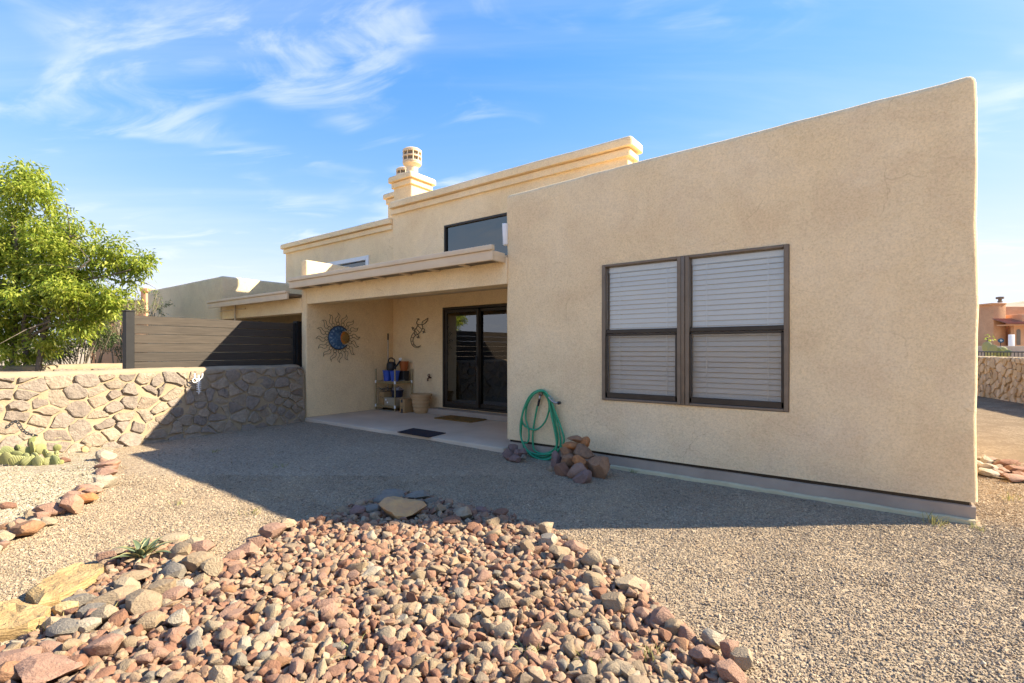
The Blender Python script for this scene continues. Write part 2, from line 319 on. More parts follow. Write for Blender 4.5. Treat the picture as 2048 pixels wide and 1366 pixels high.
def tube_into(bm, pts, rad, seg=8, closed=False, mi=0, cap=True):
    pts = [Vector(p) for p in pts]; n = len(pts); rings = []
    up = Vector((0, 0, 1)); prev = None
    for i, p in enumerate(pts):
        a = pts[(i-1) % n] if (closed or i > 0) else p; b = pts[(i+1) % n] if (closed or i < n-1) else p
        d = (b-a); d = d.normalized() if d.length > 1e-9 else Vector((0, 0, 1))
        if prev is None: s = d.cross(up if abs(d.z) < .95 else Vector((1, 0, 0))).normalized()
        else:
            s = prev - d*prev.dot(d); s = s.normalized() if s.length > 1e-6 else d.orthogonal().normalized()
        prev = s; u = d.cross(s); rr = rad[i] if isinstance(rad, (list, tuple)) else rad
        rings.append([bm.verts.new(p+(s*math.cos(2*PI*k/seg)+u*math.sin(2*PI*k/seg))*rr) for k in range(seg)])
    for i in range(n if closed else n-1):
        A, B = rings[i], rings[(i+1) % n]
        for k in range(seg):
            f = bm.faces.new((A[k], A[(k+1) % seg], B[(k+1) % seg], B[k])); f.material_index = mi; f.smooth = True
    if cap and not closed:
        for q in (rings[0][::-1], rings[-1]): f = bm.faces.new(q); f.material_index = mi
def tube(name, pts, rad, m, parent=None, seg=8, closed=False, loc=None):
    bm = bmesh.new(); tube_into(bm, pts, rad, seg, closed); return bmfin(name, bm, m, parent, loc, 50)
def catmull(pts, n=8, closed=False):
    pts = [Vector(p) for p in pts]; out = []; k = len(pts)
    for i in range(k if closed else k-1):
        p0 = pts[(i-1) % k] if (closed or i > 0) else pts[0]; p1 = pts[i]; p2 = pts[(i+1) % k]
        p3 = pts[(i+2) % k] if (closed or i+2 < k) else pts[-1]
        for j in range(n):
            t = j/n; out.append(.5*((2*p1)+(p2-p0)*t+(2*p0-5*p1+4*p2-p3)*t*t+(3*p1-p0-3*p2+p3)*t**3))
    if not closed: out.append(pts[-1])
    return out
def lathe(name, prof, c, m, parent=None, seg=28, loc=None, smooth=40):
    bm = bmesh.new(); rings = []
    for r_, z in prof:
        rings.append([bm.verts.new((c[0]+r_*math.cos(2*PI*k/seg), c[1]+r_*math.sin(2*PI*k/seg), c[2]+z)) for k in range(seg)])
    for A, B in zip(rings, rings[1:]):
        for k in range(seg): bm.faces.new((A[k], A[(k+1) % seg], B[(k+1) % seg], B[k]))
    bm.faces.new(rings[0][::-1]); bm.faces.new(rings[-1]); return bmfin(name, bm, m, parent, loc, smooth)
# ---- rocks
def hull_proto(seed, n=15, flat=1., box_=.75):
    rg = random.Random(seed); bm = bmesh.new()
    for i in range(n):
        v = Vector((rg.gauss(0, 1), rg.gauss(0, 1), rg.gauss(0, 1))).normalized()
        m = max(abs(v.x), abs(v.y), abs(v.z)); v = v.lerp(v/m*.82, box_)*rg.uniform(.86, 1.06)
        bm.verts.new((v.x, v.y, v.z*flat))
    bmesh.ops.convex_hull(bm, input=bm.verts); bmesh.ops.delete(bm, geom=[v for v in bm.verts if not v.link_faces], context='VERTS')
    bmesh.ops.dissolve_limit(bm, angle_limit=R(16), verts=bm.verts, edges=bm.edges)
    bmesh.ops.bevel(bm, geom=bm.edges[:], offset=.085, segments=1, affect='EDGES', profile=.5, clamp_overlap=True)
    bmesh.ops.triangulate(bm, faces=bm.faces); bmesh.ops.recalc_face_normals(bm, faces=bm.faces)
    me = bpy.data.meshes.new('rock'); bm.to_mesh(me); bm.free(); me.shade_smooth(); me.set_sharp_from_angle(angle=R(38)); return me
def bigrock_me(seed, sub=3, cuts=13, tight=.66, rough=.05):
    rg = random.Random(seed); bm = bmesh.new(); bmesh.ops.create_icosphere(bm, subdivisions=sub, radius=1)
    pl = [(Vector((rg.gauss(0, 1), rg.gauss(0, 1), rg.gauss(0, 1))).normalized(), rg.uniform(tight-.14, tight+.12)) for _ in range(cuts)]
    off = Vector((rg.uniform(-50, 50),)*3)
    for v in bm.verts:
        for n_, d in pl:
            k = v.co.dot(n_)-d
            if k > 0: v.co -= n_*k*.97
        v.co *= 1+rough*noise.noise(v.co*2.2+off)+rough*.6*noise.noise(v.co*5.5+off)
    me = bpy.data.meshes.new('rock'); bm.to_mesh(me); bm.free(); return me
BIG = [bigrock_me(100+i) for i in range(10)]
def unit(me):
    co = np.empty(len(me.vertices)*3, 'f'); me.vertices.foreach_get('co', co); co = co.reshape(-1, 3)
    lo, hi = co.min(0), co.max(0); co = (co-(lo+hi)/2)/((hi-lo)/2); me.vertices.foreach_set('co', co.ravel()); me.update()
for me in BIG: unit(me)
for me in BIG: me.shade_smooth(); me.set_sharp_from_angle(angle=R(28))
MID = [bigrock_me(300+i, 2, 15, .62, .05) for i in range(10)]
for me in MID: unit(me)
for me in MID: me.shade_smooth(); me.set_sharp_from_angle(angle=R(24))
HUL = [hull_proto(500+i, 14 if i % 2 else 11, 1., random.uniform(.4, .95)) for i in range(16)]
for me in HUL: unit(me)
def colmat(name, c, c2=None, sc=5):
    if name.endswith('_rock') and name not in ('orange_rock', 'brown_rock', 'gold_rock'): c = tuple(v*.77 for v in c); c2 = c2 and tuple(v*.77 for v in c2)
    if name not in M: M[name] = simple(name, c, c2 or tuple(v*.62 for v in c), sc*.45, .85, .8, 6, .012, detail=9)
    return M[name]
def rock(name, me, loc, scale, rot, mat, label=None, cat='rock', group=None):
    """one rock: shares the shape, carries its own material through the object slot"""
    if not me.materials: me.materials.append(None)
    o = bpy.data.objects.new(name, me); COL.objects.link(o)
    o.location = loc; o.scale = scale; o.rotation_euler = rot
    o.material_slots[0].link = 'OBJECT'; o.material_slots[0].material = M[mat] if isinstance(mat, str) else mat
    return tag(o, label, cat, group)
def soup(name, protos, pos, scl, rots, m, parent=None, loc=None, soft=None):
    """many small loose pieces in one mesh"""
    arr = []
    for p in protos:
        co = np.empty(len(p.vertices)*3, 'f'); p.vertices.foreach_get('co', co)
        p.calc_loop_triangles(); tr = np.empty(len(p.loop_triangles)*3, 'i'); p.loop_triangles.foreach_get('vertices', tr)
        arr.append((co.reshape(-1, 3), tr.reshape(-1, 3)))
    pid = RNG.integers(0, len(protos), len(pos)); V = []; T = []; base = 0
    ca, sa = np.cos(rots), np.sin(rots)
    Rm = np.zeros((len(pos), 3, 3))
    cx, cy, cz = ca.T; sx, sy, sz = sa.T
    Rm[:, 0, 0] = cy*cz; Rm[:, 0, 1] = sx*sy*cz-cx*sz; Rm[:, 0, 2] = cx*sy*cz+sx*sz
    Rm[:, 1, 0] = cy*sz; Rm[:, 1, 1] = sx*sy*sz+cx*cz; Rm[:, 1, 2] = cx*sy*sz-sx*cz
    Rm[:, 2, 0] = -sy; Rm[:, 2, 1] = sx*cy; Rm[:, 2, 2] = cx*cy
    for i, (co, tr) in enumerate(arr):
        k = np.where(pid == i)[0]
        if not len(k): continue
        v = np.einsum('nij,nvj->nvi', Rm[k], co[None]*scl[k][:, None, :])+pos[k][:, None, :]
        t = tr[None]+(np.arange(len(k))*len(co))[:, None, None]+base
        V.append(v.reshape(-1, 3)); T.append(t.reshape(-1, 3)); base += len(k)*len(co)
    V = np.concatenate(V).astype('f'); T = np.concatenate(T).astype('i')
    me = bpy.data.meshes.new(name); me.vertices.add(len(V)); me.vertices.foreach_set('co', V.ravel())
    me.loops.add(T.size); me.loops.foreach_set('vertex_index', T.ravel()); me.polygons.add(len(T))
    me.polygons.foreach_set('loop_start', np.arange(0, T.size, 3, dtype='i')); me.update(calc_edges=True)
    if soft: me.shade_smooth(); me.set_sharp_from_angle(angle=R(soft))
    else: me.shade_flat()
    return fin(name, me, m, parent, loc)
def inpoly(P, poly):
    x, y = P[:, 0], P[:, 1]; c = np.zeros(len(P), bool); n = len(poly)
    for i in range(n):
        x0, y0 = poly[i][:2]; x1, y1 = poly[(i+1) % n][:2]
        if y0 == y1: continue
        c ^= ((y0 > y) != (y1 > y)) & (x < (x1-x0)*(y-y0)/(y1-y0)+x0)
    return c
def edist(P, poly):
    d = np.full(len(P), 9e9); n = len(poly)
    for i in range(n):
        a = np.array(poly[i][:2]); b = np.array(poly[(i+1) % n][:2]); ab = b-a
        t = np.clip(((P-a)@ab)/max(ab@ab, 1e-9), 0, 1); d = np.minimum(d, np.linalg.norm(P-(a+t[:, None]*ab), axis=1))
    return d

# ================================================================== GROUND
def gh(x, y): return .012*noise.noise(Vector((x*.9, y*.9, 3)))+.008*noise.noise(Vector((x*2.7, y*2.7, 8)))
def grid_sheet(name, x0, x1, y0, y1, n, m, z, kind='structure', f=None):
    bm = bmesh.new(); xs = np.linspace(x0, x1, n[0]); ys = np.linspace(y0, y1, n[1])
    g = [[bm.verts.new((x, y, z+(f(x, y) if f else 0))) for x in xs] for y in ys]
    for j in range(len(ys)-1):
        for i in range(len(xs)-1): bm.faces.new((g[j][i], g[j][i+1], g[j+1][i+1], g[j+1][i]))
    return tag(bmfin(name, bm, m, smooth=180), kind=kind)
bm = bmesh.new(); bmesh.ops.create_grid(bm, x_segments=2, y_segments=2, size=900)
for v in bm.verts: v.co.z = -.06
tag(bmfin('ground', bm, 'desert'), 'pale desert ground reaching to the hills', 'ground', kind='structure')
tag(grid_sheet('gravel_yard', -8.6, 6, -6, 12.5, (90, 100), 'gravel', 0, f=gh), 'grey gravel yard around the house', 'yard')

# rock bed outline on the ground
BEDPX = [(820, 985), (905, 1005), (1010, 1027), (1085, 1050), (1135, 1072), (1195, 1110), (1240, 1142), (1300, 1185), (1345, 1230), (1400, 1278), (1455, 1318), (1520, 1366)]
BED = [G(*p) for p in BEDPX]+[Vector((.05, 1.4, 0)), Vector((-.5, .55, 0)), Vector((-2.0, -.35, 0)), Vector((-3.2, -.1, 0))]
BED += [G(*p) for p in [(0, 1300), (60, 1262), (105, 1235), (110, 1200), (170, 1165), (205, 1120), (250, 1095), (320, 1080), (395, 1085), (440, 1125), (470, 1105), (530, 1068), (600, 1045), (690, 1015), (745, 1000)]]
BEDN = [(p.x, p.y) for p in BED]
def mound(P):
    d = np.where(inpoly(P, BEDN), edist(P, BEDN), 0); return .028*(1-np.exp(-d/.22))
# ---- planter bed of cream gravel on the left
PLPX = [(178, 868), (205, 880), (226, 905), (222, 945), (205, 962), (160, 985), (140, 1005), (110, 1030), (60, 1055), (0, 1088)]
PLN = [(p.x, p.y) for p in [G(*q) for q in PLPX]]
PLN += [(PLN[-1][0]-.4, PLN[-1][1]-1.0), (-8.4, -.6), (-8.4, 1.9)]
bm = bmesh.new(); bm.faces.new([bm.verts.new((x, y, .03)) for x, y in PLN]); bmesh.ops.triangulate(bm, faces=bm.faces)
tag(bmfin('planting_bed', bm, 'gravel_cream'), 'bed of cream gravel in the corner by the stone wall', 'planting bed', kind='structure')
pts = [(-8.2, 1.9), *PLN]
# ---- grains
OCT = []
for s in range(10):
    rg = random.Random(s); b_ = bmesh.new()
    for ax in range(3):
        for sg in (-1, 1):
            v = Vector((rg.uniform(-.35, .35), rg.uniform(-.35, .35), rg.uniform(-.35, .35))); v[ax] = sg*rg.uniform(.8, 1.1); b_.verts.new(v)
    bmesh.ops.convex_hull(b_, input=b_.verts); me = bpy.data.meshes.new('grain'); b_.to_mesh(me); b_.free(); OCT.append(me)
def grains():
    n = 300000
    # sample by distance from where one stands so that near ground is densest
    u = RNG.random(n); d0, d1 = 1.7, 8.6
    dep = np.where(RNG.random(n) < .80, np.sqrt(u*(5.2**2-d0**2)+d0**2), np.sqrt(u*(d1**2-d0**2)+d0**2))
    t = RNG.uniform(-1.28, 1.16, n)
    x = dep*(FW[0]+t*RT[0]); y = dep*(FW[1]+t*RT[1]); P = np.stack([x, y], 1)
    inb = inpoly(P, BEDN); inp = inpoly(P, PLN)
    house = (y > 5.03) & (x > -3.95) & (x < .62); slab = (y > 5.0) & (x < -3.9)
    wallx = x < -8.62+.1*(5.1-y)+.05
    ok = ~(inb & (edist(P, BEDN) > .10)) & ~house & ~slab & ~wallx
    g = ok & ~inp; c = ok & inp
    for nm, k, m, lab, ca in (('gravel', g, 'grain', 'loose grey gravel spread over the yard', 'gravel'), ('cream_gravel', c, 'grain_cream', 'loose cream gravel around the prickly pear', 'gravel')):
        q = P[k]; s = RNG.uniform(.0040, .0084, len(q))*np.where(RNG.random(len(q)) < .04, 1.7, 1.)
        if nm == 'cream_gravel': s *= 1.5
        z = np.array([gh(a, b) for a, b in q])+s*.25+(.03 if nm == 'cream_gravel' else 0)
        sc = np.stack([s*RNG.uniform(.8, 1.5, len(q)), s*RNG.uniform(.7, 1.2, len(q)), s*RNG.uniform(.5, .85, len(q))], 1)
        ro = np.stack([RNG.uniform(-.6, .6, len(q)), RNG.uniform(-.6, .6, len(q)), RNG.uniform(0, 6.28, len(q))], 1)
        tag(soup(nm, OCT, np.column_stack([q, z]), sc, ro, m), lab, ca, kind='stuff')
grains()

# ================================================================== HOUSE
H = thing('house', (-3.93, 5.1, 0), 'tan stucco house with covered patio and big double window', 'house')
PW = 7.17                                                    # back wall of the patio
block('wall', WX0, WX1, WY, 10.2, .165, WZ, 'stucco', H, r=.06, step=.2, wob=.015, rise=.085, cut=[(WIN[0], WIN[1], 4.9, 5.65, WIN[2], WIN[3])])
# footing under the wing, dark gap above it
def rough_strip(name, x0, x1, y, yb, z0, z1, m, amp, parent):
    bm = bmesh.new(); n = int((x1-x0)/.06); prev = None
    for i in range(n+1):
        x = x0+(x1-x0)*i/n; dz = amp*(noise.noise(Vector((x*3, y, 1)))+.6*noise.noise(Vector((x*11, y, 5)))); dy = amp*.6*noise.noise(Vector((x*6, 3, 5)))
        r_ = [bm.verts.new(c) for c in ((x, y+dy, z0), (x, y+dy, z1+dz-.006), (x, y+dy+.008, z1+dz), (x, yb, z1+dz), (x, yb, z0))]
        if prev:
            for k in range(5): bm.faces.new((prev[k], r_[k], r_[(k+1) % 5], prev[(k+1) % 5]))
        else: bm.faces.new(r_)
        prev = r_
    bm.faces.new(prev[::-1]); return bmfin(name, bm, m, parent, smooth=40)
rough_strip('footing', WX0+.04, WX1-.015, 5.115, 10.1, -.05, .132, 'concrete', .004, H)
rough_strip('footing_edge', -2.6, WX1-.02, 5.075, 5.112, -.05, .035, 'foam', .012, H)
rough_strip('gap_shade_strip', WX0+.05, WX1-.05, 5.135, 5.2, .13, .17, 'framedark', 0, H)  # dark-coloured strip stands for the shade inside the gap
# tall living-room block
TX0, TX1 = -8.72, -3.13
DOOR = (-7.12, -5.2, .17, 2.19); CLR = (-7.1, -5.2, 2.95, 3.86)
block('wall', TX0, TX1, PW, PW+.27, 0, 4.40, 'stucco', H, r=.03, step=.4, wob=.008, cut=[(DOOR[0], DOOR[1], 7, 9.6, DOOR[2], DOOR[3]), (CLR[0], CLR[1], 7, 8.6, CLR[2], CLR[3])])
block('wall', TX0+.05, TX1-.05, PW+.28, 13, 0, 2.9, 'stucco', H, r=.03, step=.6, wob=0, cut=[(DOOR[0], DOOR[1], 7, 9.6, DOOR[2], DOOR[3])])
block('wall', TX0+.1, -5.6, PW+.9, 13, 2.901, 4.2, 'stucco', H, r=.03, step=.6, wob=0)  # unseen block added behind the clerestory to shut out the sky
block('cornice', TX0-.0, TX1+.11, PW-.11, PW+.36, 4.47, 4.62, 'stucco', H, r=.06, step=.35, wob=.008)
block('cornice', TX0-.0, TX1+.055, PW-.055, PW+.31, 4.335, 4.469, 'stucco', H, r=.05, step=.35, wob=.008)
# party wall, beam, patio roof
block('wall', TX0-.15, TX0+.02, WY, PW+.02, 0, 3.04, 'stucco', H, r=.03, step=.3, wob=.009)
block('beam', TX0+.02, WX0+.02, WY+.004, 5.36, 2.20, 2.55, 'stucco', H, r=.02, step=.25, wob=.007)
box('ceiling', TX0+.02, WX0, 5.36, PW, 2.46, 2.50, 'trim', H)
bm = bmesh.new()
for (ya, za, yb, zb) in (((4.86, 2.53, PW, 2.66)),):
    xs = (TX0-.09, WX0-.005)
    vs = [bm.verts.new(c) for c in ((xs[0], ya, za), (xs[1], ya, za), (xs[1], yb, zb), (xs[0], yb, zb), (xs[0], ya, za+.03), (xs[1], ya, za+.03), (xs[1], yb, zb+.03), (xs[0], yb, zb+.03))]
    for f in ((3, 2, 1, 0), (4, 5, 6, 7), (0, 1, 5, 4), (2, 3, 7, 6), (1, 2, 6, 5), (3, 0, 4, 7)): bm.faces.new([vs[i] for i in f])
roof = bmfin('roof', bm, 'trim', H)
fz0, fz1, fz2 = 2.475, 2.60, 2.67
box('fascia', TX0-.10, WX0-.005, 4.83, 4.87, fz0, fz1, 'trim', roof, .005)
box('drip_edge', TX0-.13, WX0-.001, 4.805, 4.875, fz1+.002, fz2, 'trim', roof, .008)
box('fascia_return', WX0-.045, WX0-.006, 4.872, 5.098, fz0, fz1, 'trim', roof, .004)
box('fascia_return', TX0-.10, TX0-.06, 4.872, 5.3, fz0, fz1, 'trim', roof, .004)
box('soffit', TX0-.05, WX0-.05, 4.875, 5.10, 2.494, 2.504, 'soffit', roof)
x = TX0+.5
while x < WX0-.2: box('rafter', x, x+.042, 4.872, 5.10, 2.470, 2.493, 'trim', roof, .003); x += .61
bm = bmesh.new(); bbox(bm, WX0-.02, WX0+.03, 5.07, 5.12, 2.70, 3.0, .012)
for v in bm.verts: v.co += noise.noise_vector(v.co*9)*.03
bmfin('flashing_patch', bm, 'white', H, smooth=60)
# ---- bedroom window: two single-hung units side by side
slat_me = None
def make_window(x0, x1, z0, z1, yf=5.085, par=H):
    global slat_me
    fw = .042; bm = bmesh.new()
    for b in ((x0, x0+fw, z0, z1), (x1-fw, x1, z0, z1), (x0+fw, x1-fw, z1-fw*.6, z1), (x0+fw, x1-fw, z0, z0+fw*.6)):
        bbox(bm, b[0], b[1], yf, 5.19, b[2], b[3], .004, 1)
    wf = bmfin('window', bm, 'frame', par, smooth=40)
    zm = z0+(z1-z0)*.505
    bm = bmesh.new(); bbox(bm, x0+fw, x1-fw, 5.11, 5.16, zm-.022, zm+.022, .004, 1)
    for b in ((x0+fw, x0+fw+.022, z0+.03, zm-.03), (x1-fw-.022, x1-fw, z0+.03, zm-.03), (x0+fw, x1-fw, z0+.027, z0+.085), (x0+fw, x1-fw, zm-.05, zm-.028)):
        bbox(bm, b[0], b[1], 5.098, 5.135, b[2], b[3], .003, 1)
    bmfin('sash', bm, 'framedark', wf, smooth=40)
    box('pane', x0+fw, x1-fw, 5.146, 5.150, zm+.02, z1-fw*.5, 'glass_up', wf)
    box('pane', x0+fw+.02, x1-fw-.02, 5.128, 5.132, z0+.08, zm-.05, 'glass', wf)
    bm = bmesh.new(); s = [bm.verts.new(c) for c in ((x0+fw+.02, 5.105, z0+.08), (x1-fw-.02, 5.105, z0+.08), (x1-fw-.02, 5.105, zm-.05), (x0+fw+.02, 5.105, zm-.05))]; bm.faces.new(s)
    bmfin('screen', bm, 'screen', wf)
    # blinds
    if True:
        bm = bmesh.new(); W = x1-x0-2*fw-.01; n = 6; rows = []
        for i in range(n+1):
            a = (i/n-.5); yy = a*.05*math.cos(R(67)); zz = a*.05*math.sin(R(67))+.004*(1-4*a*a)
            rows.append((bm.verts.new((-W/2, yy, zz)), bm.verts.new((W/2, yy, zz))))
        for A, B in zip(rows, rows[1:]): bm.faces.new((A[0], A[1], B[1], B[0]))
        me = bpy.data.meshes.new('slat'); bm.to_mesh(me); bm.free(); me.shade_smooth(); me.materials.append(M['blind'])
    z = z0+.05; og = origin(wf)
    while z < z1-.09:
        o = bpy.data.objects.new('slat', me); COL.objects.link(o); o.parent = wf
        o.location = Vector(((x0+x1)/2, 5.205, z))-og; o.rotation_euler = (R(random.uniform(-2.5, 2.5)), R(random.uniform(-.12, .12)), 0); z += .0525
    box('blind_headrail', x0+fw, x1-fw, 5.17, 5.23, z1-.085, z1-.02, 'blind', wf, .004)
    for fx in (.2, .8): box('cord', x0+(x1-x0)*fx, x0+(x1-x0)*fx+.007, 5.168, 5.173, z0+.06, z1-.08, 'blind', wf)
def screenmat():
    m, t, bs, L = newmat('insect_screen'); t.nodes.remove(bs); out = t.nodes['Material Output']
    tr = N(t, 'ShaderNodeBsdfTransparent'); df = N(t, 'ShaderNodeBsdfDiffuse'); df.inputs[0].default_value = (.36, .30, .22, 1)
    mx = N(t, 'ShaderNodeMixShader'); n = tex(t, L, 160, 2, .5); r = N(t, 'ShaderNodeMapRange'); r.inputs[3].default_value = .16; r.inputs[4].default_value = .30; L(n.outputs[0], r.inputs[0])
    L(r.outputs[0], mx.inputs[0]); L(tr.outputs[0], mx.inputs[1]); L(df.outputs[0], mx.inputs[2]); L(mx.outputs[0], out.inputs[0]); return m
M['screen'] = screenmat()
wm = (WIN[0]+WIN[1])/2-.02
make_window(WIN[0]+.004, wm-.02, WIN[2]+.004, WIN[3]-.004)
make_window(wm+.02, WIN[1]-.004, WIN[2]+.004, WIN[3]-.004)
box('mullion', wm-.018, wm+.018, 5.075, 5.19, WIN[2]+.003, WIN[3]-.003, 'frame', H, .006)
# ---- sliding door
bm = bmesh.new(); dx0, dx1, dz0, dz1 = DOOR
for b in ((dx0, dx0+.05, dz0, dz1), (dx1-.05, dx1, dz0, dz1), (dx0+.05, dx1-.05, dz1-.05, dz1), (dx0+.05, dx1-.05, dz0, dz0+.035)): bbox(bm, b[0], b[1], 7.135, 7.27, b[2], b[3], .004, 1)
dr_ = bmfin('sliding_door', bm, 'framedark', H, smooth=40)
def panel(x0, x1, y, mt):
    bm = bmesh.new(); a = .06
    for b in ((x0, x0+a, dz0+.04, dz1-.055), (x1-a, x1, dz0+.04, dz1-.055), (x0+a, x1-a, dz1-.055-a, dz1-.055), (x0+a, x1-a, dz0+.04, dz0+.04+a*1.3)): bbox(bm, b[0], b[1], y, y+.035, b[2], b[3], .004, 1)
    bmfin('door_panel', bm, 'framedark', dr_, smooth=40)
    box('pane', x0+a-.01, x1-a+.01, y+.015, y+.019, dz0+.1, dz1-.1, mt, dr_)
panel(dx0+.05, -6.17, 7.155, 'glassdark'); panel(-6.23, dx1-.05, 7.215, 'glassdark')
box('handle', -6.215, -6.185, 7.115, 7.154, 1.02, 1.22, 'black', dr_, .008)
# curtain, and room lining coloured dark for the unlit interior
bm = bmesh.new(); pr = None
for i in range(60):
    x = -6.95+.42*i/59; y = 7.75+.035*math.sin(i*.9); a = bm.verts.new((x, y, .25)); b = bm.verts.new((x, y, 2.15))
    if pr: bm.faces.new((pr[0], a, b, pr[1]))
    pr = (a, b)
bmfin('curtain', bm, simple('grey_curtain', (.30, .28, .25)), dr_, smooth=180)
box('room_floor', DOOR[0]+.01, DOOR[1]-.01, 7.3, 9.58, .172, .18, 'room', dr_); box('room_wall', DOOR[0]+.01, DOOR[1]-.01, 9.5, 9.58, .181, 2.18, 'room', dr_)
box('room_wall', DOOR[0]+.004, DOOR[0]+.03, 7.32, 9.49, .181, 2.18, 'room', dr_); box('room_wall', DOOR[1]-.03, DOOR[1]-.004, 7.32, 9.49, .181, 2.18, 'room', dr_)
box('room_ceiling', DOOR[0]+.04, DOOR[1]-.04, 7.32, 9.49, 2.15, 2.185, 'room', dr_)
# ---- clerestory window
bm = bmesh.new()
for b in ((CLR[0], CLR[0]+.04, CLR[2], CLR[3]), (CLR[1]-.04, CLR[1], CLR[2], CLR[3]), (CLR[0]+.04, CLR[1]-.04, CLR[3]-.04, CLR[3]), (CLR[0]+.04, CLR[1]-.04, CLR[2], CLR[2]+.04)): bbox(bm, b[0], b[1], 7.155, 7.25, b[2], b[3], .004, 1)
cw = bmfin('clerestory_window', bm, 'framedark', H, smooth=40)
box('pane', CLR[0]+.03, CLR[1]-.03, 7.2, 7.204, CLR[2]+.03, CLR[3]-.03, 'glassclear', cw)
# ---- chimneys with spark arrestors
def chimney(par, x1, y0, wd, zt, flue=True):
    x0 = x1-wd; y1 = y0+wd
    c = block('chimney', x0, x1, y0, y1, 4.0, zt-.2, 'stucco', par, r=.03, step=.3, wob=.008)
    block('chimney_cornice', x0-.045, x1+.045, y0-.045, y1+.045, zt-.27, zt-.14, 'stucco', c, r=.045, step=.3, wob=.006)
    block('chimney_cornice', x0-.10, x1+.10, y0-.10, y1+.10, zt-.138, zt, 'stucco', c, r=.055, step=.3, wob=.006)
    cx, cy = (x0+x1)/2, (y0+y1)/2
    f = lathe('flue', [(.20, 0), (.20, .02), (.15, .03), (.135, .10), (.135, .26), (.17, .30), (.215, .33), (.22, .36), (.17, .365)], (cx, cy, zt-.01), 'trim', par)
    lathe('arrestor_dark_core', [(.185, 0), (.185, .30)], (cx, cy, zt+.36), 'soffit', f, 20)  # dark cylinder stands for the shaded inside behind the openings
    lathe('arrestor_lid', [(.222, 0), (.226, .02), (.19, .05), (.08, .07)], (cx, cy, zt+.63), 'trim', f)
    for z in (.352, .475, .595): lathe('arrestor_ring', [(.205, 0), (.225, .004), (.225, .036), (.205, .04)], (cx, cy, zt+z), 'trim', f, 24)
    for k in range(10):
        a = 2*PI*k/10; box('arrestor_bar', cx+.214*math.cos(a)-.009, cx+.214*math.cos(a)+.009, cy+.214*math.sin(a)-.009, cy+.214*math.sin(a)+.009, zt+.37, zt+.62, 'trim', f)
c1 = PY(822, 350, 7.62); chimney(H, c1.x, 7.62, .62, 5.42)
# ---- attached neighbour
H2 = thing('house', (-11, 6, 0), 'attached neighbour house with white-framed upper window and low flat wing', 'house')
NX = -13.35
block('wall', NX, TX0-.003, PW+.03, 13, 0, 4.09, 'stucco', H2, r=.03, step=.45, wob=.008, cut=[(-11.3, -9.58, 7, 8, 3.0, 3.55)])
block('cornice', NX-.11, TX0-.003, PW-.08, 13.1, 4.155, 4.29, 'stucco', H2, r=.055, step=.4, wob=.008)
block('cornice', NX-.055, TX0-.003, PW-.025, 13.05, 4.03, 4.154, 'stucco', H2, r=.045, step=.4, wob=.008)
bm = bmesh.new()
for b in ((-11.3, -11.2, 3.0, 3.55), (-9.68, -9.58, 3.0, 3.55), (-11.2, -9.68, 3.45, 3.55), (-11.2, -9.68, 3.0, 3.1)): bbox(bm, b[0], b[1], 7.16, 7.27, b[2], b[3], .006, 1)
nw = bmfin('upper_window', bm, 'white', H2, smooth=40); box('pane', -11.22, -9.66, 7.235, 7.239, 3.08, 3.47, 'glassclear', nw)
chimney(H2, -9.72, 8.35, .62, 5.42)
nb = PY(443, 551, 5.1)
block('wall', -17.2, nb.x, 5.1, 11.5, 0, nb.z, 'stucco_b', H2, r=.07, step=.4, wob=.012)
block('wall', -18.0, NX+.1, 7.5, 12, 0, 2.9, 'stucco_b', H2, r=.05, step=.5, wob=.01)
pa = PY(417, 603, 4.84)
box('fascia', pa.x, TX0-.16, 4.82, 4.86, pa.z-.16, pa.z-.045, 'stucco_trim_b' if 'stucco_trim_b' in M else 'trim', H2, .005)
box('drip_edge', pa.x-.02, TX0-.16, 4.795, 4.88, pa.z-.044, pa.z, 'trim', H2, .006)
box('roof', pa.x, TX0-.16, 4.862, 7.15, pa.z-.09, pa.z-.05, 'soffit', H2)
block('beam', nb.x+.02, TX0-.155, 5.104, 5.35, pa.z-.40, pa.z-.10, 'stucco', H2, r=.02, wob=.006)
box('downspout', -11.55, -11.52, 5.05, 5.08, 0, pa.z-.12, 'trim', H2)
box('conduit', -12.4, -11.1, 5.075, 5.095, pa.z-.22, pa.z-.20, 'trim', H2)

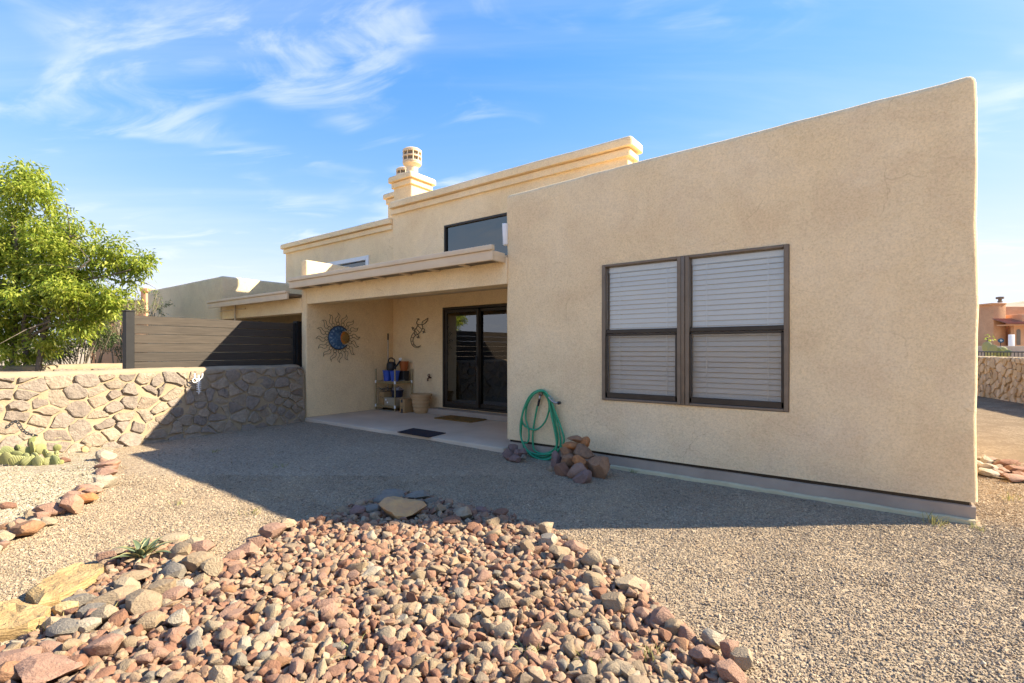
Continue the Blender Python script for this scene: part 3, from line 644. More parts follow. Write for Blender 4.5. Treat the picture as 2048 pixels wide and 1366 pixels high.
# ---- patio slab, step, mats
tag(block('patio', TX0+.021, WX0+.02, 5.03, PW, -.05, .055, 'slab', None, r=.014, step=.4, wob=.003), 'concrete patio slab under the roof', 'patio', kind='structure')
tag(block('door_step', -7.32, WX0-.3, 6.90, PW-.002, .056, .155, 'concrete', None, r=.012, step=.4, wob=.003, loc=(-6, 7, .056)), 'low concrete step below the sliding door', 'step')
def mat_quad(name, q, h, m, label, z=.057, amp=0):
    c = sum((Vector(p) for p in q), Vector())/4
    bm = bmesh.new(); n = 24; top = []
    for j in range(n+1):
        row = []
        for i in range(n+1):
            u, v = i/n, j/n; p = Vector(q[0])*(1-u)*(1-v)+Vector(q[1])*u*(1-v)+Vector(q[2])*u*v+Vector(q[3])*(1-u)*v
            row.append(bm.verts.new((p.x, p.y, z+h+amp*(1 if (i+j) % 2 else -1))))
        top.append(row)
    for j in range(n):
        for i in range(n): bm.faces.new((top[j][i], top[j][i+1], top[j+1][i+1], top[j+1][i]))
    ed = [top[0][i] for i in range(n+1)]+[top[j][n] for j in range(1, n+1)]+[top[n][i] for i in range(n-1, -1, -1)]+[top[j][0] for j in range(n-1, 0, -1)]
    lo = [bm.verts.new((v.co.x, v.co.y, z)) for v in ed]
    for k in range(len(ed)): k2 = (k+1) % len(ed); bm.faces.new((ed[k], ed[k2], lo[k2], lo[k]))
    return tag(bmfin(name, bm, m, None, (c.x, c.y, z), 40), label, 'mat')
def c5(x, y, z=.065): return G(600+x/4.268, 600+y/4.268, z)
mat_quad('door_mat', [c5(830, 1126), c5(1098, 1170), c5(1245, 1134), c5(968, 1093)], .010, 'rubber', 'flat black rubber mat at the gravel edge of the patio')
q0, q1 = c5(1395, 1012), c5(1530, 988)
mat_quad('door_mat', [Vector((-6.62, 6.42, 0)), Vector((-5.72, 6.42, 0)), Vector((-5.72, 6.86, 0)), Vector((-6.62, 6.86, 0))], .018, 'coir', 'brown coir mat in front of the sliding door', amp=.004)

# ================================================================== STONE WALLS
def vor(sites, x0, x1, y0, y1, ax=1.):
    cells = []
    for i, a in enumerate(sites):
        poly = [(x0, y0), (x1, y0), (x1, y1), (x0, y1)]
        for j, b in enumerate(sites):
            if i == j or abs(a[0]-b[0]) > 1.4 or not poly: continue
            mx, my = (a[0]+b[0])/2, (a[1]+b[1])/2; nx, ny = (b[0]-a[0])*ax, (b[1]-a[1])
            out = []
            for k in range(len(poly)):
                p, q = poly[k], poly[(k+1) % len(poly)]
                dp = (p[0]-mx)*nx+(p[1]-my)*ny; dq = (q[0]-mx)*nx+(q[1]-my)*ny
                if dp <= 0: out.append(p)
                if dp*dq < 0: t = dp/(dp-dq); out.append((p[0]+(q[0]-p[0])*t, p[1]+(q[1]-p[1])*t))
            poly = out
        cells.append(poly)
    return cells
def shrink(poly, g):
    n = len(poly); out = poly
    ar = sum(poly[i][0]*poly[(i+1) % n][1]-poly[(i+1) % n][0]*poly[i][1] for i in range(n))
    if ar < 0: poly = poly[::-1]
    out = list(poly)
    for i in range(n):
        a, b = poly[i], poly[(i+1) % n]; ex, ey = b[0]-a[0], b[1]-a[1]; l = math.hypot(ex, ey)
        if l < 1e-6: continue
        nx, ny = -ey/l, ex/l; ox, oy = a[0]+nx*g, a[1]+ny*g; res = []
        for k in range(len(out)):
            p, q = out[k], out[(k+1) % len(out)]; dp = (p[0]-ox)*nx+(p[1]-oy)*ny; dq = (q[0]-ox)*nx+(q[1]-oy)*ny
            if dp >= 0: res.append(p)
            if dp*dq < 0: t = dp/(dp-dq); res.append((p[0]+(q[0]-p[0])*t, p[1]+(q[1]-p[1])*t))
        out = res
        if len(out) < 3: return []
    return out
def stones(par, fmap, L_, Hh, sx, sy, mat, seed, proud=(.008, .042), gap=(.003, .016)):
    """field stones bedded in a wall face; fmap(u, v, h) -> world point"""
    rg = random.Random(seed); S = []; tries = 0
    while tries < 6000:
        tries += 1; k = rg.choice((.45, .55, .7, .9, 1.05, 1.35)); p = (rg.uniform(0, L_), rg.uniform(0, Hh), k)
        if all(((p[0]-q[0])/sx)**2+((p[1]-q[1])/sy)**2 > (.36*(k+q[2]))**2*1.25 for q in S): S.append(p)
    og = origin(par)
    for poly in vor(S, 0, L_, 0, Hh, (sy/sx)**1.0):
        poly = shrink(poly, rg.uniform(*gap))
        # drop tiny edges
        poly = [p for i, p in enumerate(poly) if math.dist(p, poly[i-1]) > .018]
        if len(poly) < 3: continue
        cx = sum(p[0] for p in poly)/len(poly); cy = sum(p[1] for p in poly)/len(poly)
        if rg.random() < .45 and len(poly) > 4: poly.pop(rg.randrange(len(poly)))
        pts = []
        for i, p in enumerate(poly):          # a jittered extra point on longer edges
            q = poly[(i+1) % len(poly)]; pts.append((p[0]+(cx-p[0])*rg.uniform(.0, .16), p[1]+(cy-p[1])*rg.uniform(.0, .16)))
            ne = 1 if math.dist(p, q) > .07 else 0; ne += 1 if math.dist(p, q) > .15 else 0
            for k in range(ne):
                t = (k+1)/(ne+1)+rg.uniform(-.12, .12); pts.append((p[0]+(q[0]-p[0])*t+rg.uniform(-.016, .016), p[1]+(q[1]-p[1])*t+rg.uniform(-.016, .016)))
        pr = rg.uniform(*proud); tx, ty = rg.uniform(-.12, .12), rg.uniform(-.14, .10)
        def hh(u, v): return max(.006, pr+tx*(u-cx)+ty*(v-cy)+.007*noise.noise(Vector((u*14, v*14, seed))))
        bm = bmesh.new(); r0 = [bm.verts.new(fmap(u, v, -.03)) for u, v in pts]
        r1 = [bm.verts.new(fmap(u, v, hh(u, v)*.72)) for u, v in pts]
        ins = [(u+(cx-u)*.13, v+(cy-v)*.13) for u, v in pts]; r2 = [bm.verts.new(fmap(u, v, hh(u, v))) for u, v in ins]
        in2 = [(u+(cx-u)*.55, v+(cy-v)*.55) for u, v in pts]; r3 = [bm.verts.new(fmap(u, v, hh(u, v)+.008*noise.noise(Vector((u*22, v*22, 2))))) for u, v in in2]
        c = bm.verts.new(fmap(cx, cy, hh(cx, cy)+.003)); n = len(pts)
        for i in range(n):
            j = (i+1) % n
            for A, B in ((r0, r1), (r1, r2), (r2, r3)): bm.faces.new((A[i], A[j], B[j], B[i]))
            bm.faces.new((r3[i], r3[j], c))
        bmfin('stone', bm, mat, par, smooth=26)
def wall_body(name, par, fmap, L_, Hh, th, mat, endround=.12, step=.07, cap=.05):
    bm = bmesh.new(); nu = int(L_/step); prof = []
    nv = 16
    for j in range(nv+1): prof.append((Hh*j/nv*.955, 0.))
    for a in (25, 50, 75, 90, 105, 130, 155): prof.append((Hh*.955+cap*math.sin(R(a)), -th/2*(1-math.cos(R(a)))))
    for j in range(5): prof.append((Hh*.955*(1-j/4), -th))
    rows = []
    for i in range(nu+1):
        u = L_*i/nu; rr = []
        e = max(0, 1-(L_-u)/endround) if endround else 0; drop = endround*(1-math.sqrt(max(0, 1-e*e)))*.8 if e > 0 else 0
        for v, h in prof:
            vv = v*(1-drop/Hh) if drop else v
            d = .016*noise.noise(Vector((u*3.1, v*3.1, h*3)))+.010*noise.noise(Vector((u*9, v*9, h*5)))
            rr.append(bm.verts.new(fmap(u, vv+(d*.7 if v > Hh*.9 else 0), h+d)))
        rows.append(rr)
    for A, B in zip(rows, rows[1:]):
        for k in range(len(prof)-1): bm.faces.new((A[k], B[k], B[k+1], A[k+1]))
    bm.faces.new(rows[0]); bm.faces.new(rows[-1][::-1])
    return bmfin(name, bm, mat, par, smooth=60)
Y0w, Y1w = -2.2, 5.06
def fm1(u, v, h):
    y = Y0w+u; x = -8.70+.1*(5.1-y)+.10*max(0, 1-v/1.07)**1.6-.02
    return Vector((x+h, y, v-.03))
SW = thing('stone_wall', (-8.6, 3, 0), 'low field-stone garden wall with tan mortar beside the patio', 'wall')
wall_body('mortar', SW, fm1, Y1w-Y0w, 1.09, .34, 'mortar')
stones(SW, fm1, Y1w-Y0w-.03, 1.045, .36, .235, 'wallstone', 5)
# neighbour's yard wall further left
NWL = thing('stone_wall', (-13, 1, 0), 'neighbour yard wall of dark stones behind the tree trunks', 'wall')
def fm2(u, v, h): return Vector((-12.6+.1*(4-u)+h, -2+u, v-.03))
wall_body('mortar', NWL, fm2, 6.6, 1.08, .3, 'mortar', 0, .15); stones(NWL, fm2, 6.6, 1.0, .42, .26, 'wallstone', 9)
# side-yard wall on the right
ra, rb = G(1962, 794), G(2060, 811); dv = (rb-ra).normalized(); A0 = ra-dv*3.2; LR = 9.5; nv_ = Vector((dv.y, -dv.x, 0))
if nv_.dot(-ra) < 0: nv_ = -nv_
def fm3(u, v, h): p = A0+dv*u+nv_*h; return Vector((p.x, p.y, v-.03))
RW = thing('stone_wall', tuple(A0+dv*4), 'tan mortared stone wall closing the side yard below the iron railing', 'wall')
HR = PD(2000, 712, depth(G(2000, 801))).z+.03
wall_body('mortar', RW, fm3, LR, HR, .3, 'mortar_far', 0, .15, .03); stones(RW, fm3, LR, HR-.04, .26, .33, 'wallstone_tan', 12, proud=(.02, .06))
# yard wall behind the camera (its reflection lies in the panes)
def fm4(u, v, h): return Vector((5.5-u, -5.6+h, v*1.0-.03))
BW = thing('stone_wall', (0, -5.6, 0), 'stone wall along the far side of the gravel yard', 'wall')
wall_body('mortar', BW, fm4, 13.5, 1.25, .3, 'mortar', 0, .25); stones(BW, fm4, 13.5, 1.2, .75, .42, 'wallstone', 21)

# ---- wooden privacy fence behind the stone wall
fa = PX(257, 620, -8.86); fb = PX(592, 640, -9.10); fd = (fb-fa); fd.z = 0; FL = fd.length; fd.normalize(); ang = math.atan2(fd.y, fd.x); fn = Vector((fd.y, -fd.x, 0))
FT = PX(264, 629, -8.86).z
FE = thing('privacy_fence', (fa.x, fa.y, 0), 'grey plank privacy fence with charcoal posts behind the stone wall', 'fence')
rz = Matrix.Rotation(ang, 3, 'Z')
def fbox(name, u0, u1, z0, z1, t0, t1, m, bev=.004):
    bm = bmesh.new(); bbox(bm, u0, u1, t0, t1, z0, z1, bev, 1)
    for v in bm.verts: v.co = rz @ Vector((v.co.x, v.co.y, 0))+Vector((fa.x, fa.y, v.co.z))
    return bmfin(name, bm, m, FE, smooth=40)
fbox('post', -.055, .055, 0, FT+.035, -.06, .06, 'post'); fbox('post_cap', -.062, .062, FT+.037, FT+.06, -.067, .067, 'post')
fbox('post', FL-.02, FL+.11, 0, FT+.035, -.06, .06, 'post'); fbox('rail', FL-.075, FL-.022, .1, FT, -.045, .045, 'post')
z = FT-.012
while z > .2: fbox('plank', .057, FL-.077, z-.133, z, -.018+random.uniform(-.003, .003), .018, 'plank', .003); z -= .1385

# ================================================================== ROCK BED
bm = bmesh.new()
def bed_sheet():
    xs = np.arange(-4.2, .4, .06); ys = np.arange(-.6, 3.4, .06); g = {}
    Pm = np.array([(x, y) for y in ys for x in xs]); ins = inpoly(Pm, BEDN); hz = mound(Pm)
    idx = lambda i, j: j*len(xs)+i
    for j in range(len(ys)-1):
        for i in range(len(xs)-1):
            q = [idx(i, j), idx(i+1, j), idx(i+1, j+1), idx(i, j+1)]
            if not any(ins[k] for k in q): continue
            bm.faces.new([g.setdefault(k, bm.verts.new((*Pm[k], hz[k]-.012 if ins[k] else -.03))) for k in q])
bed_sheet()
tag(bmfin('rock_bed_soil', bm, 'soil', smooth=180), 'brown soil under the rock bed', 'soil', kind='structure')
M_NAME = {}
FEAT = []                                                   # keep-outs for the fill: (x, y, r)
def proj(p):
    d = depth(p); return 1024+FPX*(p[0]*RT[0]+p[1]*RT[1])/d, 700+FPX*(HC-p[2])/d
def feature(px, py, wpx, hpx, mat, label, me, deepk=.8, group=None, z=None, rot=0, sink=.12, cat='rock', name='rock'):
    """a rock seen at px,py (its middle) wpx by hpx large, resting on the ground or mound"""
    g0 = G(px, py+hpx*.35); zz = float(mound(np.array([(g0.x, g0.y)]))[0]) if z is None else z
    g0 = G(px, py+hpx*.30, zz); d = depth(g0); w_ = wpx/FPX*d/2; h_ = hpx/FPX*d/2
    dk = w_*deepk; c = Vector((g0.x, g0.y, zz+h_*(1-sink)))
    FEAT.append((c.x, c.y, max(w_, dk)*.9))
    cn = M_NAME.get(mat, '') if not isinstance(mat, str) else ''
    if group and '%s' in label: label = label % cn; group = cn+' '+group
    return rock(name, me, c, (w_*1.0, dk, h_*1.0), (random.uniform(-.1, .1), random.uniform(-.12, .12)+rot, YAW+random.uniform(-.2, .2)), mat, label, cat, group)
PINK = colmat('pink_rock', (.44, .265, .18), (.34, .195, .13)); RED = colmat('red_rock', (.34, .175, .10), (.25, .12, .072)); CREAM = colmat('cream_rock', (.49, .38, .245), (.39, .29, .18))
TAN = colmat('tan_rock', (.42, .31, .19), (.33, .235, .14)); GREY = colmat('grey_rock', (.32, .275, .21), (.25, .21, .16)); GOLD = colmat('gold_rock', (.55, .39, .195), (.42, .275, .125))
PURP = colmat('purple_rock', (.33, .20, .155), (.24, .145, .12)); ORNG = colmat('orange_rock', (.52, .22, .075), (.34, .145, .06)); BRWN = colmat('brown_rock', (.38, .20, .10), (.24, .13, .07)); PALE = colmat('pale_rock', (.53, .445, .325), (.43, .35, .245))
feature(805, 1018, 92, 48, colmat('ochre_boulder', (.56, .33, .13), (.40, .235, .12), 4), 'large ochre boulder at the tip of the rock bed', BIG[6], .8, sink=.35, cat='boulder', name='boulder')
for px, py, w_, h_, s in ((765, 1003, 40, 20, 1), (790, 990, 52, 16, 2), (835, 993, 52, 20, 3), (862, 1005, 34, 18, 4), (742, 1022, 42, 18, 5)):
    feature(px, py, w_, h_, GREY, 'bluish grey flat stone leaning around the ochre boulder', MID[s], .6, 'grey stones around the boulder')
M_NAME.update({PINK: 'pink', RED: 'dark red', CREAM: 'cream', TAN: 'tan', GREY: 'grey', GOLD: 'golden', PURP: 'purple-brown', ORNG: 'orange', BRWN: 'brown', PALE: 'whitish'})
# the two sandstone slabs
def slab(poly, th, mat, label, seed, tilt=0.):
    pts = [G(*p) for p in poly]; c = sum(pts, Vector())/len(pts); bm = bmesh.new(); n = len(pts)
    P2 = []
    for i in range(n):
        a, b = pts[i], pts[(i+1) % n]
        for k in range(4):
            p = a.lerp(b, k/4); j = noise.noise_vector(p*9+Vector((seed, 0, 0)))*.018; P2.append(p+Vector((j.x, j.y, 0)))
    n = len(P2); rings = []
    for s, z in ((.99, -.02), (1.02, th*.35), (1.0, th*.78), (.96, th), (.75, th+.004), (.45, th+.008), (.2, th+.006)):
        rings.append([bm.verts.new((c.x+(p.x-c.x)*s, c.y+(p.y-c.y)*s, max(-.02, z+.016*noise.noise(p*16*s+Vector((0, seed, 0)))+.022*noise.noise(p*7*s+Vector((seed, 2, z*20)))+(p.x-c.x)*s*tilt if z > 0 else z))) for p in P2])
    for A, B in zip(rings, rings[1:]):
        for i in range(n): bm.faces.new((A[i], A[(i+1) % n], B[(i+1) % n], B[i]))
    bm.faces.new(rings[-1]); FEAT.append((c.x, c.y, .17))
    return tag(bmfin('sandstone_slab', bm, mat, None, (c.x, c.y, 0), 30), label, 'rock')
M['sandstone'] = simple('sandstone', (.50, .345, .16), (.34, .21, .085), 7, .9, 1., 26, .02, stretch=(1, 1, 5), detail=10)
slab([(55, 1206), (82, 1180), (118, 1160), (165, 1144), (206, 1148), (192, 1170), (158, 1192), (120, 1212), (78, 1224)], .055, 'sandstone', 'golden sandstone slab lying beside the agave', 3)
slab([(-40, 1262), (-20, 1236), (30, 1224), (66, 1232), (100, 1240), (90, 1262), (50, 1278), (-10, 1285)], .06, 'sandstone', 'golden sandstone slab cut by the left picture edge', 8)
# cobbles round the agave and the bed edges
for i, (px, py, w_, h_, m) in enumerate([(385, 1090, 52, 26, CREAM), (360, 1108, 40, 34, TAN), (405, 1100, 44, 30, PINK), (238, 1105, 40, 22, CREAM), (215, 1118, 42, 30, PINK), (345, 1082, 48, 22, CREAM), (395, 1128, 62, 36, TAN), (345, 1130, 34, 18, PALE), (285, 1210, 82, 42, TAN), (320, 1185, 58, 38, TAN), (230, 1195, 90, 30, TAN), (345, 1150, 50, 34, GREY), (210, 1235, 46, 36, CREAM), (355, 1245, 40, 44, PALE), (160, 1205, 62, 30, GREY), (345, 1195, 46, 26, PINK), (130, 1222, 48, 28, GOLD), (265, 1160, 64, 28, TAN), (255, 1178, 52, 34, CREAM), (180, 1225, 54, 24, GREY), (105, 1250, 34, 30, CREAM), (130, 1262, 66, 30, GREY), (365, 1175, 44, 24, PALE), (400, 1165, 34, 30, TAN), (425, 1140, 44, 44, CREAM), (300, 1250, 46, 36, TAN), (175, 1255, 50, 28, PALE)]):
    feature(px, py, w_, h_, m, '%s cobble in the cluster between agave and sandstone slabs', MID[i % 10], .75, 'cobbles around the agave', name='cobble', cat='cobble')
for i, (px, py, w_, h_, m) in enumerate([(492, 1105, 44, 34, PINK), (512, 1090, 40, 30, PINK), (470, 1118, 36, 26, PINK), (545, 1065, 56, 28, PINK), (575, 1055, 34, 30, CREAM), (607, 1055, 18, 24, RED), (640, 1046, 22, 22, RED), (686, 1022, 26, 18, TAN), (715, 1026, 32, 22, PURP), (905, 1045, 36, 22, RED), (925, 1030, 38, 28, CREAM), (985, 1048, 32, 22, TAN), (945, 1060, 30, 22, RED), (1000, 1028, 36, 16, RED), (880, 1022, 26, 24, TAN), (965, 1024, 30, 16, PURP)]):
    feature(px, py, w_, h_, m, 'mid-sized %s rock along the upper rim of the rock bed', MID[(i+3) % 10], .8, 'rocks on the upper rim of the bed')
for i, (px, py, w_, h_, m) in enumerate([(1060, 1065, 36, 22, TAN), (1093, 1063, 32, 30, CREAM), (1098, 1088, 34, 34, PALE), (1055, 1098, 30, 32, TAN), (1120, 1110, 46, 34, TAN), (1150, 1098, 46, 26, PINK), (1183, 1122, 46, 38, CREAM), (1135, 1130, 28, 30, PINK), (1190, 1163, 52, 30, TAN), (1225, 1130, 28, 22, PALE), (1170, 1188, 32, 22, PALE), (1200, 1190, 36, 22, RED), (1228, 1212, 50, 40, TAN), (1262, 1170, 70, 28, CREAM), (1285, 1180, 40, 24, PINK), (1288, 1232, 42, 26, PINK), (1320, 1240, 52, 40, PINK), (1345, 1262, 36, 34, TAN), (1375, 1272, 40, 32, PINK), (1400, 1318, 46, 40, PINK), (1425, 1282, 46, 40, PALE), (1460, 1310, 40, 48, PINK), (1485, 1325, 44, 44, CREAM), (1460, 1350, 60, 44, PINK), (1330, 1275, 30, 30, RED), (1065, 1285, 40, 44, PINK), (1225, 1340, 46, 26, CREAM)]):
    feature(px, py, w_, h_, m, 'large %s rock along the right rim of the rock bed', BIG[(i+2) % 10], .85, 'rocks on the right rim of the bed')
for i, (px, py, w_, h_, m) in enumerate([(45, 1325, 110, 40, PINK), (95, 1345, 120, 46, PINK), (20, 1350, 80, 40, BRWN), (150, 1330, 60, 34, RED), (205, 1300, 70, 40, PINK), (100, 1300, 60, 26, PINK)]):
    feature(px, py, w_, h_, m, 'broad flat %s rock in the lower left corner of the bed', BIG[(i+5) % 10], .7, 'flat rocks at the lower left')
def fill_bed():
    Pp, Ss, Zs = [], [], []
    for lay, (step, s0, s1, dz, keep) in enumerate(((.040, .018, .026, .0, 1.), (.046, .014, .030, .020, .97), (.070, .016, .037, .036, .62))):
        xs = np.arange(-4.3, .5, step); ys = np.arange(-.7, 3.5, step)
        g = np.array([(x, y) for y in ys for x in xs]); g = g+RNG.uniform(-.45, .45, g.shape)*step
        k = inpoly(g, BEDN) & (edist(g, BEDN) > .02+.03*lay) & (RNG.random(len(g)) < keep); g = g[k]
        F = np.array(FEAT); ok = np.ones(len(g), bool)
        for fx, fy, fr in F: ok &= ((g[:, 0]-fx)**2+(g[:, 1]-fy)**2) > (fr*.85)**2
        g = g[ok]; s = RNG.uniform(s0, s1, len(g)); s *= np.where(RNG.random(len(g)) < .10, 1.45, 1.)*np.where(RNG.random(len(g)) < .2, .7, 1.)
        Pp.append(g); Ss.append(s); Zs.append(mound(g)+dz*.72+s*.1-.006)
    P = np.concatenate(Pp); S = np.concatenate(Ss); Z = np.concatenate(Zs)
    # the 300 that show largest stand as rocks of their own
    pr = np.array([proj((*P[i], Z[i])) for i in range(len(P))]); d = P@np.array(FW)
    vis = (d > .5) & (pr[:, 0] > 10) & (pr[:, 0] < 2038) & (pr[:, 1] < 1356) & (pr[:, 1] > 700)
    lay = np.concatenate([np.full(len(a), i) for i, a in enumerate(Pp)])
    score = np.where(vis, S/np.maximum(d, .5)*(.55+.45*lay/2), -1); top = np.argsort(-score)[:200]
    lone = np.zeros(len(P), bool); lone[top] = True
    sc = np.stack([S*RNG.uniform(.95, 1.45, len(S)), S*RNG.uniform(.8, 1.15, len(S)), S*RNG.uniform(.6, .95, len(S))], 1)
    ro = np.stack([RNG.uniform(-.7, .7, len(S)), RNG.uniform(-.7, .7, len(S)), RNG.uniform(0, 6.28, len(S))], 1)
    LC = [(PINK, 5), (TAN, 4), (CREAM, 4), (RED, 2), (GREY, 2), (PALE, 1), (BRWN, 1)]; LC = [m for m, k in LC for _ in range(k)]
    def loose(q):
        m = LC[int(RNG.integers(0, len(LC)))]; c = M_NAME[m]
        z = 'at the bottom edge of the picture' if q[1] > 1300 else 'in the near half' if q[1] > 1215 else 'in the far half'
        s = 'left part' if q[0] < 620 else 'right part' if q[0] > 1000 else 'middle'
        lab = f'loose {c} rock {z} of the bed, {s}' if 'edge' not in z else f'loose {c} rock {z}, {s} of the bed'
        return m, lab, 'rock', lab.replace('rock', 'rocks')
    for i in top:
        rock('rock', MID[int(RNG.integers(0, 10))] if S[i]/d[i] > .018 else HUL[int(RNG.integers(0, 16))], (*P[i], Z[i]), tuple(sc[i]), tuple(ro[i]), *loose(pr[i]))
    k = ~lone
    tag(soup('bed_rocks', HUL, np.column_stack([P[k], Z[k]]), sc[k], ro[k], 'rock_i', soft=38), 'small pink and tan rocks heaped in the bed', 'rocks', kind='stuff')
fill_bed()

# ================================================================== CAIRN, CORNER ROCKS, BORDER STONES
def c7(x, y): return 980+x/5.253, 740+y/5.253
for i, (x, y, w_, h_, Y, m, lab, rt) in enumerate([
    (890, 728, 150, 62, 4.78, BRWN, 'dark flat rock at the very top of the cairn', 0), (1000, 757, 92, 92, 4.80, ORNG, 'round orange rock beside the top rock of the cairn', 0),
    (870, 795, 200, 72, 4.76, ORNG, 'flat orange rock just under the cairn top', 0), (1000, 862, 205, 118, 4.72, colmat('rust_rock', (.36, .21, .115), (.22, .13, .08)), 'broad rust-brown rock on the right shoulder of the cairn', .25),
    (825, 866, 160, 100, 4.74, BRWN, 'brown block on the left shoulder of the cairn', 0), (700, 955, 130, 160, 4.66, PURP, 'upright purple-brown rock on the left side of the cairn', .3),
    (820, 955, 140, 112, 4.62, BRWN, 'squarish brown rock in the middle of the cairn', 0), (935, 957, 132, 102, 4.60, ORNG, 'small blocky orange rock in the middle of the cairn', 0),
    (765, 1065, 155, 150, 4.50, RED, 'reddest rock at the front foot of the cairn', 0), (915, 1068, 200, 145, 4.50, PINK, 'wide pinkish rock at the front foot of the cairn', -.1),
    (1125, 1030, 215, 235, 4.66, BRWN, 'biggest dark brown rock leaning on the right of the cairn', .55), (975, 1137, 195, 110, 4.36, colmat('plum_rock', (.32, .20, .155), (.24, .15, .12)), 'flat plum-brown rock lying in front of the cairn', -.45),
    (650, 1052, 92, 70, 4.58, TAN, 'small tan rock at the left foot of the cairn', 0), (1120, 935, 85, 70, 4.84, TAN, 'small tan rock behind the right of the cairn', 0),
    (1215, 1030, 70, 120, 4.74, PURP, 'narrow dark rock at the far right of the cairn', .3), (900, 1000, 260, 230, 4.76, BRWN, 'shaded core rock inside the cairn', 0)]):
    c = PY(*c7(x, y), Y); d = depth(c); k = d/FPX/5.253/2
    rock('rock', BIG[(i*3+1) % 10], c, (w_*k*1.14, (w_+h_)/2*k*1.08, h_*k*1.28), (random.uniform(-.1, .1), rt, YAW*.7+random.uniform(-.15, .15)), m, lab, 'rock', 'rocks of the cairn by the wall')
for i, (x, y, w_, h_) in enumerate([(180, 885, 110, 110), (238, 835, 100, 100), (268, 930, 120, 75), (345, 868, 95, 90), (200, 935, 70, 55), (300, 880, 90, 90), (350, 915, 60, 50)]):
    c = PY(*c7(x, y), 4.92-(y-835)*.0022); d = depth(c); k = d/FPX/5.253/2; c.z = max(c.z, h_*k*.7)
    rock('rock', MID[i], c, (w_*k*1.1, w_*k, h_*k*1.1), (random.uniform(-.4, .4), 0, random.uniform(0, 3)), PURP if i != 6 else GREY, 'purple lava rock heaped at the patio corner of the wall', 'rock', 'purple rocks at the wall corner')
def cb(x, y): return x/5.2538, 840+y/5.2538
BORD = [(1110, 390, 170, 120, PALE), (1125, 485, 190, 80, RED), (1110, 560, 180, 90, PINK), (1090, 665, 190, 110, PALE), (930, 735, 250, 85, RED), (760, 805, 175, 95, PINK), (835, 770, 100, 80, BRWN), (725, 905, 200, 175, RED), (890, 830, 220, 90, ORNG), (540, 945, 185, 115, PINK), (425, 960, 150, 75, PINK), (602, 905, 62, 100, GREY), (322, 1020, 105, 112, TAN), (435, 1030, 120, 100, PINK), (505, 1065, 150, 60, CREAM), (200, 1100, 135, 95, PINK), (265, 1155, 260, 125, BRWN), (392, 1108, 82, 62, PALE), (60, 1140, 130, 85, BRWN), (130, 1140, 62, 105, CREAM), (45, 1235, 150, 115, CREAM), (15, 1320, 110, 70, PINK), (985, 320, 120, 60, CREAM), (1150, 520, 120, 60, PINK)]
ROSE = colmat('rose_rock', (.50, .29, .19), (.40, .22, .14)); M_NAME[ROSE] = 'rosy'
BORD = [(x, y, w_*1.25, h_*1.2, ROSE if m is RED else m) for x, y, w_, h_, m in BORD]
bp = [(1120, 420), (1120, 530), (1110, 620), (1040, 700), (900, 770), (790, 850), (640, 930), (520, 1000), (400, 1050), (290, 1120), (160, 1170), (60, 1240), (-120, 1360), (-330, 1500)]
for i in range(len(bp)-1):
    for t in (.25, .75): BORD.append((bp[i][0]+(bp[i+1][0]-bp[i][0])*t+random.uniform(-35, 35), bp[i][1]+(bp[i+1][1]-bp[i][1])*t+random.uniform(-25, 25), random.uniform(90, 160), random.uniform(60, 100), (PINK, ROSE, PALE)[i % 3]))
for i, (x, y, w_, h_, m) in enumerate(BORD):
    px, py = cb(x, y); feature(px, py, w_/5.25, h_/5.25, m, '%s stone in the curved border of the cactus bed', BIG[(i*7+2) % 10], .75, 'border stones of the cactus bed', z=0.01, sink=.25, name='border_stone', cat='stone')
for i in range(14):
    x, y = random.uniform(520, 930), random.uniform(215, 330); px, py = cb(x, y); s = random.uniform(50, 100)
    feature(px, py, s/5.25, s*.75/5.25, GOLD if i % 3 else TAN, 'small %s stone at the foot of the wall beside the cactus', MID[i % 10], .8, 'small stones by the garden wall', z=.03, name='stone', cat='stone')
for i, (x, y, w_, h_) in enumerate([(330, 225, 380, 60), (90, 310, 180, 60), (680, 425, 130, 40), (80, 905, 220, 40)]):
    px, py = cb(x, y); g0 = G(px, py, .05); d = depth(g0); k = d/FPX/5.25/2
    rock('flagstone', BIG[(i+4) % 10], (g0.x, g0.y, .05), (w_*k, w_*k*.7, .035), (0, 0, YAW+random.uniform(-.3, .3)), RED, ['long red flagstone behind the prickly pear', 'red flagstone at the left edge behind the prickly pear', 'small red flagstone right of the prickly pear', 'red flagstone in the cream gravel near the left edge'][i], 'flagstone')

# ================================================================== PLANTS
def pearmat():
    m, t, bs, L = newmat('cactus_pad'); ob = N(t, 'ShaderNodeObjectInfo'); r = ramp(t, [(0, (.30, .31, .115)), (.5, (.38, .37, .15)), (1, (.25, .28, .11))]); L(ob.outputs['Random'], r.inputs[0])
    v = tex(t, L, 9, kind='v', stretch=(1, 1, 1)); vr = ramp(t, [(.0, (.62, .56, .34)), (.16, (.50, .45, .26)), (.24, (1, 1, 1))]); L(v.outputs['Distance'], vr.inputs[0])
    wv = N(t, 'ShaderNodeTexWave'); wv.inputs['Scale'].default_value = 2.4; wv.inputs['Distortion'].default_value = 1.2; tc = N(t, 'ShaderNodeTexCoord'); L(tc.outputs['Object'], wv.inputs[0])
    wr = ramp(t, [(.2, (.80, .80, .70)), (.6, (1.15, 1.12, 1.05))]); L(wv.outputs['Color'], wr.inputs[0])
    L(mixc(t, L, r.outputs[0], wr.outputs[0], .8, 'MULTIPLY'), bs.inputs['Base Color']); bs.inputs['Roughness'].default_value = .6; bump(t, L, bs, wv.outputs['Color'], .5, .05); return m
M['pad'] = pearmat()
bm = bmesh.new(); bmesh.ops.create_uvsphere(bm, u_segments=16, v_segments=10, radius=1)
